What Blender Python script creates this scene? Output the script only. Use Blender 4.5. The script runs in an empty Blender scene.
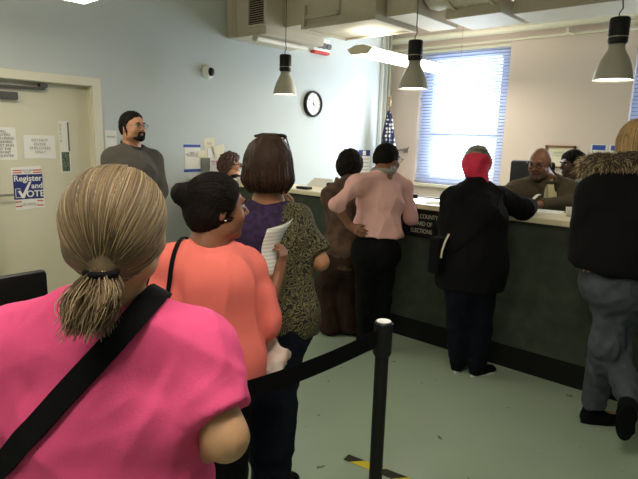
import bpy, bmesh, math, random
import numpy as np
from mathutils import Vector, Matrix, noise
from mathutils.bvhtree import BVHTree
random.seed(7); RNG = np.random.default_rng(7)
scene = bpy.context.scene
COL = scene.collection
PI = math.pi
V = Vector
# ------------------------------------------------------------------ camera
YAW, PITCH, ROLL, FPX, EYE = .715, .190, .028, 531.4, 1.55
def _basis():
    f = V((-math.sin(YAW)*math.cos(PITCH), math.cos(YAW)*math.cos(PITCH), -math.sin(PITCH)))
    r = V((math.cos(YAW), math.sin(YAW), 0)); u = r.cross(f)
    c, s = math.cos(ROLL), math.sin(ROLL)
    return r*c + u*s, u*c - r*s, f
CR, CU, CF = _basis()
CP = V((0, 0, EYE))
cam_d = bpy.data.cameras.new('camera'); cam = bpy.data.objects.new('camera', cam_d); COL.objects.link(cam)
cam.matrix_world = Matrix(((CR.x, CU.x, -CF.x, CP.x), (CR.y, CU.y, -CF.y, CP.y), (CR.z, CU.z, -CF.z, CP.z), (0, 0, 0, 1)))
cam_d.sensor_fit = 'HORIZONTAL'; cam_d.sensor_width = 36; cam_d.lens = 36*FPX/638; cam_d.clip_start = .05
scene.camera = cam
def pt(px, py, d):            # a point measured in the photograph, at depth d metres
    return CP + (CF + CR*((px-319)/FPX) - CU*((py-239.5)/FPX))*d
def pz(px, py, z):
    r = CF + CR*((px-319)/FPX) - CU*((py-239.5)/FPX); return CP + r*((z-EYE)/r.z)
def py_(px, py, y):
    r = CF + CR*((px-319)/FPX) - CU*((py-239.5)/FPX); return CP + r*(y/r.y)
def px_(px, py, x):
    r = CF + CR*((px-319)/FPX) - CU*((py-239.5)/FPX); return CP + r*(x/r.x)
# ------------------------------------------------------------------ world, light, exposure
w = bpy.data.worlds.new('daylight'); scene.world = w; w.use_nodes = True
w.node_tree.nodes['Background'].inputs[0].default_value = (.80, .90, 1, 1)
w.node_tree.nodes['Background'].inputs[1].default_value = 8.5
scene.view_settings.view_transform = 'Standard'; scene.view_settings.look = 'None'
scene.view_settings.gamma = 1; scene.view_settings.use_curve_mapping = False
scene.view_settings.exposure = 0.28
def area(name, loc, rot, sx, sy, power, col):
    l = bpy.data.lights.new(name, 'AREA'); l.shape = 'RECTANGLE'; l.size = sx; l.size_y = sy; l.energy = power; l.color = col
    o = bpy.data.objects.new(name, l); o.location = loc; o.rotation_euler = rot; COL.objects.link(o); return o
area('window_daylight', (-3.70, 7.18, 1.9), (-PI/2, 0, 0), 1.1, 1.8, 66, (.84, .92, 1))
area('window_daylight', (-.85, 7.18, 1.9), (-PI/2, 0, 0), 1.1, 1.8, 30, (.84, .92, 1))

# ------------------------------------------------------------------ materials
def mat(name, col, rough=.6, metal=0, var=0, vscale=20, bump=0, bscale=60, emit=None, estr=0, trans=0, sheen=0, spec=None, alpha=1, col2=None, detail=4):
    m = bpy.data.materials.new(name); m.use_nodes = True
    nt = m.node_tree; b = nt.nodes['Principled BSDF']
    b.inputs['Base Color'].default_value = (*col, 1); b.inputs['Roughness'].default_value = rough; b.inputs['Metallic'].default_value = metal
    if spec is not None: b.inputs['Specular IOR Level'].default_value = spec
    if sheen: b.inputs['Sheen Weight'].default_value = sheen
    if trans: b.inputs['Transmission Weight'].default_value = trans
    if alpha < 1: b.inputs['Alpha'].default_value = alpha
    if emit: b.inputs['Emission Color'].default_value = (*emit, 1); b.inputs['Emission Strength'].default_value = estr
    tc = nt.nodes.new('ShaderNodeTexCoord')
    if var or col2:
        n = nt.nodes.new('ShaderNodeTexNoise'); n.inputs['Scale'].default_value = vscale; n.inputs['Detail'].default_value = detail
        r = nt.nodes.new('ShaderNodeValToRGB'); r.color_ramp.elements[0].position = .35; r.color_ramp.elements[1].position = .65
        c2 = col2 if col2 else tuple(min(1, c*(1+var)) for c in col)
        c1 = col if col2 else tuple(c*(1-var) for c in col)
        r.color_ramp.elements[0].color = (*c1, 1); r.color_ramp.elements[1].color = (*c2, 1)
        nt.links.new(tc.outputs['Object'], n.inputs['Vector']); nt.links.new(n.outputs['Fac'], r.inputs[0]); nt.links.new(r.outputs[0], b.inputs['Base Color'])
    if bump:
        n2 = nt.nodes.new('ShaderNodeTexNoise'); n2.inputs['Scale'].default_value = bscale; n2.inputs['Detail'].default_value = 3
        bp = nt.nodes.new('ShaderNodeBump'); bp.inputs['Strength'].default_value = bump; bp.inputs['Distance'].default_value = .01
        nt.links.new(tc.outputs['Object'], n2.inputs['Vector']); nt.links.new(n2.outputs['Fac'], bp.inputs['Height']); nt.links.new(bp.outputs[0], b.inputs['Normal'])
    return m
def S(*c): return tuple((x/255/12.92 if x <= 10 else ((x/255+.055)/1.055)**2.4) for x in c)   # sRGB bytes to linear

M = {}
M['blue_wall'] = mat('blue_wall', S(186, 192, 190), .75, var=.015, vscale=2, bump=.05, bscale=90)
M['cream_wall'] = mat('cream_wall', S(208, 192, 180), .8, var=.015, vscale=2, bump=.05, bscale=90)
M['ceiling'] = mat('ceiling', S(215, 210, 195), .85)
M['door'] = mat('door', S(206, 200, 178), .6, var=.02, vscale=3)
M['trim'] = mat('trim', S(212, 207, 186), .5)
M['duct'] = mat('duct', S(198, 188, 168), .6, var=.03, vscale=5)
M['black_metal'] = mat('black_metal', (.007, .007, .008), .5, spec=.3)
M['black_plastic'] = mat('black_plastic', (.007, .007, .008), .45, spec=.3)
M['dark_grey'] = mat('dark_grey', (.07, .07, .065), .5)
M['belt'] = mat('belt', (.004, .004, .005), .9, spec=.1, bump=.2, bscale=200)
M['alu'] = mat('alu', S(150, 150, 140), .35, metal=.6)
M['white_paper'] = mat('white_paper', S(222, 220, 212), .8)
M['cream_paper'] = mat('cream_paper', S(214, 206, 180), .8)
M['ink'] = mat('ink', (.10, .10, .105), .8)
M['grey_ink'] = mat('grey_ink', (.30, .29, .27), .8)
M['navy'] = mat('navy', S(34, 44, 110), .6)
M['blue_tape'] = mat('blue_tape', S(40, 72, 160), .6)
M['red_print'] = mat('red_print', S(200, 60, 40), .7)
M['white_plastic'] = mat('white_plastic', S(225, 224, 218), .4)
M['wood_frame'] = mat('wood_frame', S(120, 78, 45), .5, var=.2, vscale=15)
M['white_frame'] = mat('white_frame', S(150, 156, 176), .5)
M['slat'] = mat('slat', S(205, 212, 232), .5, spec=.3)
M['countertop'] = mat('countertop', S(225, 215, 180), .35, var=.03, vscale=12)
M['counter_green'] = mat('counter_green', S(44, 52, 42), .5, vscale=9, col2=S(62, 70, 56), detail=8)
M['kick'] = mat('kick', (.007, .008, .007), .6, spec=.2)
M['lamp_glow'] = mat('lamp_glow', (1, 1, 1), .5, emit=(1, .95, .85), estr=9)
M['tube_glow'] = mat('tube_glow', (1, 1, 1), .5, emit=(1, .94, .80), estr=6)
M['brass'] = mat('brass', S(150, 130, 96), .5, metal=.4)
M['glass'] = mat('glass', (.9, .92, .92), .05, alpha=.18, spec=.6)
M['chrome'] = mat('chrome', (.6, .6, .6), .2, metal=1)
def floor_mat():
    m = mat('floor_paint', S(150, 166, 146), .30, vscale=.8, col2=S(162, 178, 156), detail=6, bump=.08, bscale=12)
    nt = m.node_tree; b = nt.nodes['Principled BSDF']
    tc = nt.nodes['Texture Coordinate']; n = nt.nodes.new('ShaderNodeTexNoise'); n.inputs['Scale'].default_value = 14; n.inputs['Detail'].default_value = 6
    r = nt.nodes.new('ShaderNodeValToRGB'); r.color_ramp.elements[0].position = .28; r.color_ramp.elements[0].color = (0, 0, 0, 1); r.color_ramp.elements[1].position = .31
    mx = nt.nodes.new('ShaderNodeMixRGB'); mx.inputs[1].default_value = (*S(84, 92, 74), 1)
    src = b.inputs['Base Color'].links[0].from_socket
    nt.links.new(tc.outputs['Object'], n.inputs['Vector']); nt.links.new(n.outputs['Fac'], r.inputs[0]); nt.links.new(r.outputs[0], mx.inputs[0]); nt.links.new(src, mx.inputs[2]); nt.links.new(mx.outputs[0], b.inputs['Base Color'])
    return m
M['floor'] = floor_mat()
def stripe_mat(name, c1, c2, scale, axis='X', rot=0):
    m = mat(name, c1, .6); nt = m.node_tree; b = nt.nodes['Principled BSDF']; tc = nt.nodes['Texture Coordinate']
    mp = nt.nodes.new('ShaderNodeMapping'); mp.inputs['Rotation'].default_value = (0, 0, rot)
    wv = nt.nodes.new('ShaderNodeTexWave'); wv.inputs['Scale'].default_value = scale; wv.bands_direction = axis
    r = nt.nodes.new('ShaderNodeValToRGB'); r.color_ramp.interpolation = 'CONSTANT'; r.color_ramp.elements[1].position = .5
    r.color_ramp.elements[0].color = (*c1, 1); r.color_ramp.elements[1].color = (*c2, 1)
    nt.links.new(tc.outputs['Object'], mp.inputs[0]); nt.links.new(mp.outputs[0], wv.inputs[0]); nt.links.new(wv.outputs['Fac'], r.inputs[0]); nt.links.new(r.outputs[0], b.inputs['Base Color'])
    return m

# ------------------------------------------------------------------ object helpers
def tag(o, label=None, cat=None, group=None, kind=None):
    if label: o['label'] = label
    if cat: o['category'] = cat
    if group: o['group'] = group
    if kind: o['kind'] = kind
    return o
def empty(name, loc, label, cat, group=None):
    o = bpy.data.objects.new(name, None); o.location = loc; COL.objects.link(o); o.empty_display_size = .1
    return tag(o, label, cat, group)
def link(name, me, mats, parent=None, smooth=False):
    o = bpy.data.objects.new(name, me); COL.objects.link(o)
    for m in (mats if isinstance(mats, (list, tuple)) else [mats]): me.materials.append(m)
    if parent is not None:
        base = parent
        off = V(parent.location)
        while base.parent: base = base.parent; off += V(base.location)
        me.transform(Matrix.Translation(-off)); o.parent = parent
    if smooth:
        for p in me.polygons: p.use_smooth = True
    return o
class B:
    """collects shapes in world coordinates"""
    def __init__(s): s.v = []; s.f = []; s.m = []
    def add(s, vs, fs, mi=0):
        k = len(s.v); s.v += [tuple(v) for v in vs]; s.f += [tuple(i+k for i in f) for f in fs]; s.m += [mi]*len(fs); return s
    def box(s, x0, x1, y0, y1, z0, z1, mi=0, bev=0):
        bm = bmesh.new(); bmesh.ops.create_cube(bm, size=1)
        for v in bm.verts: v.co = V(((x0+x1)/2+v.co.x*(x1-x0), (y0+y1)/2+v.co.y*(y1-y0), (z0+z1)/2+v.co.z*(z1-z0)))
        if bev: bmesh.ops.bevel(bm, geom=bm.edges[:], offset=bev, segments=2, affect='EDGES', profile=.5)
        return s.bm(bm, mi)
    def bm(s, bm, mi=0):
        bm.verts.index_update(); s.add([v.co for v in bm.verts], [[v.index for v in f.verts] for f in bm.faces], mi); bm.free(); return s
    def tube(s, pts, r, n=8, mi=0, caps=True, r2=None):
        pts = [V(p) for p in pts]; L = len(pts); rs = r if isinstance(r, (list, tuple)) else [r]*L
        vs = []; fs = []; up = None
        for i, p in enumerate(pts):
            t = (pts[min(i+1, L-1)]-pts[max(i-1, 0)]).normalized()
            if up is None: up = t.orthogonal().normalized()
            up = (up - t*up.dot(t)).normalized(); sd = t.cross(up)
            for k in range(n):
                a = 2*PI*k/n; vs.append(p + (up*math.cos(a)+sd*math.sin(a))*rs[i])
        for i in range(L-1):
            for k in range(n): fs.append((i*n+k, i*n+(k+1) % n, (i+1)*n+(k+1) % n, (i+1)*n+k))
        if caps: fs.append(tuple(range(n))[::-1]); fs.append(tuple((L-1)*n+k for k in range(n)))
        return s.add(vs, fs, mi)
    def lathe(s, prof, c, n=32, mi=0, axis=None):
        vs = []; fs = []
        for r, z in prof:
            for k in range(n):
                a = 2*PI*k/n; vs.append(V(c)+V((r*math.cos(a), r*math.sin(a), z)))
        for i in range(len(prof)-1):
            for k in range(n): fs.append((i*n+k, i*n+(k+1) % n, (i+1)*n+(k+1) % n, (i+1)*n+k))
        return s.add(vs, fs, mi)
    def ribbon(s, pts, wdirs, w, th=.003, mi=0, ndirs=None):
        """flat strap: pts, width direction(s), width, thickness"""
        pts = [V(p) for p in pts]; L = len(pts); vs = []; fs = []
        for i, p in enumerate(pts):
            t = (pts[min(i+1, L-1)]-pts[max(i-1, 0)]).normalized()
            if ndirs is not None: n_ = V(ndirs[i]); wd = t.cross(n_).normalized(); n_ = wd.cross(t)
            else: wd = V(wdirs); wd = (wd-t*wd.dot(t)).normalized(); n_ = t.cross(wd)
            for a, b in ((-1, -1), (1, -1), (1, 1), (-1, 1)): vs.append(p+wd*(a*w/2)+n_*(b*th/2))
        for i in range(L-1):
            for k in range(4): fs.append((i*4+k, i*4+(k+1) % 4, (i+1)*4+(k+1) % 4, (i+1)*4+k))
        fs.append((3, 2, 1, 0)); fs.append(tuple((L-1)*4+k for k in range(4)))
        return s.add(vs, fs, mi)
    def build(s, name, mats, parent=None, smooth=False, autosm=False):
        me = bpy.data.meshes.new(name); me.from_pydata(s.v, [], s.f); me.polygons.foreach_set('material_index', s.m)
        bm = bmesh.new(); bm.from_mesh(me); bmesh.ops.recalc_face_normals(bm, faces=bm.faces)
        bm.to_mesh(me); bm.free()
        o = link(name, me, mats, parent)
        if smooth or autosm:
            for p in me.polygons: p.use_smooth = True
            if autosm: me.set_sharp_from_angle(angle=math.radians(35))
        return o
def text(name, body, size, loc, xdir, updir, m, parent=None, align='CENTER', depth=.0006, bold=0, squash=1):
    c = bpy.data.curves.new(name, 'FONT'); c.body = body; c.size = size; c.align_x = align; c.align_y = 'CENTER'; c.extrude = depth; c.offset = bold
    o = bpy.data.objects.new(name, c); COL.objects.link(o)
    dg = bpy.context.evaluated_depsgraph_get(); me = bpy.data.meshes.new_from_object(o.evaluated_get(dg)); bpy.data.objects.remove(o); me.materials.clear()
    x = V(xdir).normalized(); u = V(updir).normalized(); n = x.cross(u)
    mw = Matrix(((x.x, u.x, n.x, loc[0]), (x.y, u.y, n.y, loc[1]), (x.z, u.z, n.z, loc[2]), (0, 0, 0, 1)))
    me.transform(mw @ Matrix.Diagonal((squash, 1, 1, 1)))
    return link(name, me, m, parent)
def struct(o): o['kind'] = 'structure'; return o

# ------------------------------------------------------------------ SETTING
LX, WY, CZ = -4.9, 7.3, 3.3
struct(B().box(-5.1, 3.6, -3.2, 7.6, -.1, 0).build('floor', M['floor']))
struct(B().box(-5.1, 3.6, -3.2, 7.6, CZ, CZ+.1).build('ceiling', M['ceiling']))
struct(B().box(LX-.15, LX, -3.2, 1.50, 0, CZ).box(LX-.15, LX, 1.5, 2.41, 1.96, CZ).box(LX-.15, LX, 2.41, 7.6, 0, CZ).build('wall_left', M['blue_wall']))
struct(B().box(3.5, 3.65, -3.2, 7.6, 0, CZ).build('wall_right', M['blue_wall']))
struct(B().box(-5.1, 3.6, -3.2, -3.05, 0, CZ).build('wall_back', M['blue_wall']))
W1 = (-4.40, -3.02, .90, 2.87); W2 = (-1.52, -.16, .90, 2.87)
bw = B().box(-5.1, 3.6, WY, WY+.3, 0, .90).box(-5.1, 3.6, WY, WY+.3, 2.87, CZ)
bw.box(-5.1, W1[0], WY, WY+.3, .90, 2.87).box(W1[1], W2[0], WY, WY+.3, .90, 2.87).box(W2[1], 3.6, WY, WY+.3, .90, 2.87)
struct(bw.build('wall_front', M['cream_wall']))
struct(B().box(LX, LX+.02, -3.05, 1.42, 0, .1).box(LX, LX+.02, 2.49, WY, 0, .1).build('baseboard_left', M['dark_grey']))
struct(B().box(LX, 3.5, WY-.02, WY, 0, .1).build('baseboard_front', M['dark_grey']))
# windows with blinds
for i, (x0, x1, z0, z1) in enumerate((W1, W2)):
    wn = struct(B().box(x0, x0+.16, WY+.14, WY+.24, z0, z1).box(x1-.16, x1, WY+.14, WY+.24, z0, z1).box(x0+.16, x1-.16, WY+.14, WY+.24, z1-.14, z1)
                .box(x0+.16, x1-.16, WY+.14, WY+.24, z0, z0+.1).box(x0+.16, x1-.16, WY+.15, WY+.22, 1.60, 1.67).build('window_%d' % (i+1), M['white_frame']))
    B().box(x0+.16, x1-.16, WY+.18, WY+.185, z0+.1, z1-.14).build('window_glass', M['glass'], wn)
    B().box(x0-.06, x1+.06, WY-.07, WY+.12, z0-.045, z0, bev=.006).build('window_sill', M['trim'], wn)
    br = empty('venetian_blind', ((x0+x1)/2, WY+.05, z0), ['pale slatted blind lowered over the full window left of the bald clerk', 'pale slatted blind cut off by the right edge of the photo'][i], 'blind', 'slatted window blinds')
    s_ = B(); n = 43
    for k in range(n):
        z = z0+.05+k*(z1-z0-.10)/(n-1); cy = WY+.045; a = math.radians(48); hw = .024
        dy, dz = hw*math.cos(a), hw*math.sin(a)
        s_.add([(x0+.012, cy-dy, z-dz), (x1-.012, cy-dy, z-dz), (x1-.012, cy, z+.002), (x0+.012, cy, z+.002), (x1-.012, cy+dy, z+dz), (x0+.012, cy+dy, z+dz)], [(0, 1, 2, 3), (3, 2, 4, 5)])
    so = s_.build('slats', M['slat'], br)
    B().box(x0+.005, x1-.005, WY+.015, WY+.075, z1-.045, z1-.002, bev=.004).build('headrail', M['trim'], br)
    B().box(x0+.012, x1-.012, WY+.025, WY+.065, z0+.005, z0+.022).build('bottom_rail', M['slat'], br)
    for xx in (x0+.25, x1-.25): B().tube([(xx, WY+.018, z0+.02), (xx, WY+.018, z1-.04)], .0015, 5).build('ladder_cord', M['slat'], br)
# make the slats let light through
nt = M['slat'].node_tree; bs = nt.nodes['Principled BSDF']; tr = nt.nodes.new('ShaderNodeBsdfTranslucent'); tr.inputs[0].default_value = (*S(170, 190, 235), 1)
mx = nt.nodes.new('ShaderNodeMixShader'); mx.inputs[0].default_value = .28; out = nt.nodes['Material Output']
nt.links.new(bs.outputs[0], mx.inputs[1]); nt.links.new(tr.outputs[0], mx.inputs[2]); nt.links.new(mx.outputs[0], out.inputs[0])
struct(B().tube([(LX+.05, WY-.09, 3.02), (-1.9, WY-.09, 3.02), (3.4, WY-.09, 3.02)], .045, 12).build('trim_1', M['trim'], smooth=False))
struct(B().box(LX+.02, 3.5, WY-.025, WY, 2.885, 2.915).build('trim_2', M['trim']))
# wall pipes in the corner
for k, (yy, r) in enumerate(((7.17, .014), (7.09, .010), (6.97, .015))):
    tag(B().tube([(LX+.04, yy, 0), (LX+.04, yy, CZ)], r, 10).build('wall_pipe', M['trim'], smooth=True),
        ['white vertical pipe nearest the room corner', 'thin white vertical pipe between two thicker ones', 'white vertical pipe farthest from the room corner'][k], 'pipe', 'vertical pipes in the room corner')
# door in the left wall
dr = struct(B().box(LX-.10, LX-.06, 1.5, 2.40, .005, 1.95).build('door_1', M['door']))
B().box(LX-.15, LX+.002, 2.395, 2.41, 0, 1.96).box(LX-.15, LX+.002, 1.50, 1.515, 0, 1.96).box(LX-.15, LX+.002, 1.50, 2.41, 1.945, 1.96).box(LX, LX+.03, 2.40, 2.485, 0, 2.025, bev=.004).box(LX, LX+.03, 1.425, 1.51, 0, 2.025).box(LX, LX+.03, 1.51, 2.40, 1.95, 2.025, bev=.004).build('door_frame', M['trim'], dr)
B().tube([(LX-.06, 1.58, 1.0), (LX-.0, 1.58, 1.0), (LX+.0, 1.68, 1.0)], .01).build('door_handle', M['alu'], dr)
cl = tag(bpy.data.objects.new('door_closer', None), 'grey door closer with a folding arm at the top of the door', 'door closer'); cl.location = (LX-.06, 1.66, 1.88); COL.objects.link(cl)
B().box(LX-.06, LX-.005, 1.52, 1.78, 1.79, 1.85, bev=.006).build('closer_body', M['dark_grey'], cl)
B().box(LX-.055, LX-.01, 1.54, 2.0, 1.885, 1.905).box(LX-.055, LX+.0, 1.96, 2.02, 1.905, 1.935).build('closer_arm', M['dark_grey'], cl)

# ------------------------------------------------------------------ notices on the left wall and door
def sheet(name, y0, y1, z0, z1, label, m='white_paper', cat='notice', tilt=0, dx=0, group=None, x=LX, th=.002):
    r = tag(bpy.data.objects.new(name, None), label, cat, group); r.location = (x+dx, (y0+y1)/2, z0); COL.objects.link(r)
    cy, cz = (y0+y1)/2, (z0+z1)/2; c, s = math.cos(tilt), math.sin(tilt)
    vs = []
    for xx in (x+dx+.001, x+dx+.001+th):
        for a, b in ((y0, z0), (y1, z0), (y1, z1), (y0, z1)):
            a -= cy; b -= cz; vs.append((xx, cy+a*c-b*s, cz+a*s+b*c))
    B().add(vs, [(3, 2, 1, 0), (4, 5, 6, 7), (0, 1, 5, 4), (1, 2, 6, 5), (2, 3, 7, 6), (3, 0, 4, 7)]).build('paper', M[m], r)
    return r
def ltext(body, size, y, z, m, parent, name='lettering', dx=.0045, x=LX, **k): return text(name, body, size, (x+dx, y, z), (0, 1, 0), (0, 0, 1), M[m], parent, **k)
DX = LX-.06     # the door's face
q = lambda a, b: px_(a, b, DX)
# vote poster
v = sheet('voting_poster', 1.70, 1.945, .86, 1.23, 'navy and white poster reading Register and VOTE taped to the door', cat='poster', tilt=.05, x=DX)
B().box(DX+.0032, DX+.004, 1.703, 1.945, .95, 1.165).build('blue_panel', M['navy'], v)
ltext('Register', .070, 1.823, 1.128, 'white_paper', v, x=DX, bold=.0012, dx=.0055)
ltext('and', .066, 1.895, 1.062, 'white_paper', v, x=DX, bold=.0012, dx=.0055)
ltext('OTE', .078, 1.878, .992, 'white_paper', v, x=DX, bold=.0015, dx=.0055)
B().add([(DX+.0055, y, z) for y, z in ((1.735, 1.02), (1.755, 1.03), (1.772, .995), (1.83, 1.10), (1.85, 1.10), (1.785, .96), (1.765, .96))], [tuple(range(7))]).build('check_mark', M['white_paper'], v)
B().box(DX+.0048, DX+.0052, 1.715, 1.72, .965, 1.045).box(DX+.0048, DX+.0052, 1.715, 1.79, .965, .97).box(DX+.0048, DX+.0052, 1.715, 1.76, 1.04, 1.045).build('tick_box', M['white_paper'], v)
for (a, b, z) in ((1.708, 1.775, 1.195), (1.87, 1.94, 1.195), (1.708, 1.775, 1.175), (1.87, 1.94, 1.175), (1.71, 1.76, .925), (1.89, 1.94, .925), (1.71, 1.76, .885), (1.89, 1.94, .885)):
    B().box(DX+.0035, DX+.0045, a, b, z, z+.009).build('red_stripe', M['red_print'], v)
ltext('NEW YORK\nVOTER', .018, 1.823, 1.19, 'grey_ink', v, x=DX)
ltext('CALL 1-866-VOTE\nBOARD OF ELECTIONS', .014, 1.823, .905, 'grey_ink', v, x=DX)
v = sheet('door_notice', 1.81, 2.075, 1.30, 1.50, 'white sheet reading DO NOT ENTER EMPLOYEES ONLY taped to the door', cat='notice', x=DX, tilt=-.01)
ltext('DO NOT\nENTER\nEMPLOYEES\nONLY', .034, 1.945, 1.405, 'grey_ink', v, x=DX)
v = sheet('voter_notice', 1.52, 1.755, 1.29, 1.56, 'white text notice at the left edge of the door above the poster', cat='notice', x=DX)
ltext('ALL\nVOTERS,\nINCLUDING\nTRAINEES,\nMUST SIGN\nAT THE\nFRONT\nCOUNTER', .029, 1.66, 1.425, 'ink', v, x=DX, align='CENTER')
v = sheet('picture_strip', 2.11, 2.205, 1.17, 1.63, 'tall narrow photo strip with a dark green lower half on the door', cat='notice', x=DX)
B().box(DX+.003, DX+.0038, 2.125, 2.195, 1.18, 1.355).build('photo', mat('foliage_photo', S(30, 45, 35), .6, vscale=60, col2=S(110, 130, 110)), v)
B().box(DX+.003, DX+.0038, 2.19, 2.203, 1.36, 1.62).build('dark_edge', M['ink'], v)
ltext('D\nE\nL\nI\nV', .035, 2.128, 1.52, 'grey_ink', v, x=DX, dx=.0045)
v = sheet('wall_sheet', 2.51, 2.63, 1.33, 1.56, 'pale sheet on the blue wall just right of the door frame', cat='notice', tilt=-.02)
ltext('NOTICE', .022, 2.57, 1.50, 'grey_ink', v)
# taped sheet
v = sheet('taped_notice', 3.40, 3.60, 1.15, 1.44, 'white notice held by two strips of blue tape on the wall', cat='notice')
B().box(LX+.003, LX+.0045, 3.385, 3.605, 1.405, 1.435).build('tape', M['blue_tape'], v); B().box(LX+.003, LX+.0045, 3.385, 3.605, 1.14, 1.17).build('tape', M['blue_tape'], v)
ltext('PLEASE\nWAIT YOUR TURN\nTO BE CALLED', .02, 3.495, 1.33, 'grey_ink', v)
# bulletin papers
for k, (a0, b0, a1, b1, t, mm, lb) in enumerate(((204, 138, 215, 158, .08, 'cream_paper', 'cream calendar sheet topmost in the paper cluster'), (197, 150, 213, 157, .05, 'cream_paper', 'small cream slip sticking out left of the paper cluster'),
        (207, 149, 221, 163, -.1, 'white_paper', 'white sheet in the middle of the paper cluster'), (201, 158, 210, 176, .04, 'alu', 'grey sheet hanging low in the paper cluster'),
        (209, 158, 219, 176, -.06, 'white_paper', 'white sheet lowest on the right of the paper cluster'), (213, 145, 224, 158, .2, 'cream_paper', 'tilted cream sheet right of the paper cluster'))):
    p0 = px_(a0, b0, LX); p1 = px_(a1, b1, LX)
    v = sheet('pinned_paper', p0.y, p1.y, min(p1.z, p0.z), max(p0.z, p1.z), lb, m=mm, cat='paper', tilt=t, dx=.003*k, group='papers pinned in a cluster on the left wall')
    if k in (0, 2, 4): ltext('HOURS\n9 - 5' if k else 'OCT', .03, (p0.y+p1.y)/2, (p0.z+p1.z)/2+.05, 'red_print' if k == 4 else 'grey_ink', v, dx=.003*k+.0045)
# year planner near the corner
p0 = px_(358.5, 150, LX); p1 = px_(369, 172, LX)
v = sheet('wall_calendar', p0.y, p1.y, p1.z, p0.z, 'white wall calendar with dark header near the flag', cat='calendar')
B().box(LX+.003, LX+.004, p0.y, p1.y, p0.z-.09, p0.z-.0).build('dark_header', M['navy'], v)
B().box(LX+.004, LX+.0048, (p0.y+p1.y)/2-.04, (p0.y+p1.y)/2+.04, p0.z-.08, p0.z-.01).build('moon_picture', M['white_paper'], v)
gl = B()
for k in range(5): gl.box(LX+.003, LX+.004, p0.y+.03, p1.y-.02, p0.z-.14-k*.055, p0.z-.134-k*.055)
gl.build('ruled_lines', M['navy'], v)
# clock
c0 = px_(312, 104, LX)
ck = empty('wall_clock', (LX, c0.y, c0.z), 'round black-rimmed wall clock on the blue wall', 'clock')
def disc(r, x0, x1, c, n=48): 
    b = B(); vs = []
    for xx in (x0, x1):
        for k in range(n): vs.append((xx, c[1]+r*math.cos(2*PI*k/n), c[2]+r*math.sin(2*PI*k/n)))
    b.add(vs, [tuple(range(n)), tuple(range(n, 2*n))]+[(k, (k+1) % n, n+(k+1) % n, n+k) for k in range(n)]); return b
rb = B(); n = 48; vs = []
for rr, xx in ((.17, 0), (.172, .03), (.165, .045), (.145, .045), (.14, .025)):
    for k in range(n): vs.append((LX+xx, c0.y+rr*math.cos(2*PI*k/n), c0.z+rr*math.sin(2*PI*k/n)))
rb.add(vs, [(i*n+k, i*n+(k+1) % n, (i+1)*n+(k+1) % n, (i+1)*n+k) for i in range(4) for k in range(n)]).build('rim', M['black_plastic'], ck, smooth=True)
disc(.142, LX+.004, LX+.024, c0).build('dial', M['white_plastic'], ck)
for k in range(12):
    a = 2*PI*k/12; cy_, cz_ = c0.y+.125*math.sin(a), c0.z+.125*math.cos(a); B().box(LX+.024, LX+.026, cy_-.004, cy_+.004, cz_-.004, cz_+.004).build('hour_mark', M['ink'], ck)
for k in range(12):
    a = 2*PI*(k+1)/12; ltext(str(k+1), .034, c0.y+.098*math.sin(a), c0.z+.098*math.cos(a), 'ink', ck, name='numeral', dx=.026)
def hand(a, l, wd):
    d = V((0, math.sin(a), math.cos(a))); s = V((0, math.cos(a), -math.sin(a))); o = V((LX+.030, c0.y, c0.z))
    B().add([o-s*wd-d*.02, o+s*wd-d*.02, o+s*wd*.5+d*l, o-s*wd*.5+d*l], [(0, 1, 2, 3)]).build('clock_hand', M['ink'], ck)
hand(math.radians(352), .105, .006); hand(math.radians(128), .072, .008)
# dome camera
c1 = px_(208, 72, LX)
dc = empty('dome_camera', (LX, c1.y, c1.z), 'small white dome security camera high on the left wall', 'security camera')
bm = bmesh.new(); bmesh.ops.create_uvsphere(bm, u_segments=24, v_segments=16, radius=1, matrix=Matrix.Translation((LX+.01, c1.y-.01, c1.z)) @ Matrix.Diagonal((.045, .075, .075, 1))); B().bm(bm).build('housing', M['white_plastic'], dc, smooth=True)
bm = bmesh.new(); bmesh.ops.create_uvsphere(bm, u_segments=24, v_segments=16, radius=1, matrix=Matrix.Translation((LX+.03, c1.y+.008, c1.z)) @ Matrix.Diagonal((.045, .05, .05, 1))); B().bm(bm).build('lens_dome', M['black_plastic'], dc, smooth=True)
# exit sign with twin lamps, below the duct
ex = empty('emergency_light', (LX, 5.52, 2.66), 'white emergency light with round lamps and red strip below the duct', 'emergency light')
B().box(LX, LX+.07, 5.36, 5.68, 2.66, 2.82, bev=.008).build('housing', M['white_plastic'], ex)
B().box(LX+.0, LX+.075, 5.37, 5.67, 2.63, 2.66).build('red_strip', M['red_print'], ex)
for yy in (5.42, 5.52, 5.62): B().tube([(LX+.05, yy, 2.74), (LX+.12, yy-.01, 2.72)], [.028, .038], 16).build('lamp_head', M['dark_grey'], ex)

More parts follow.
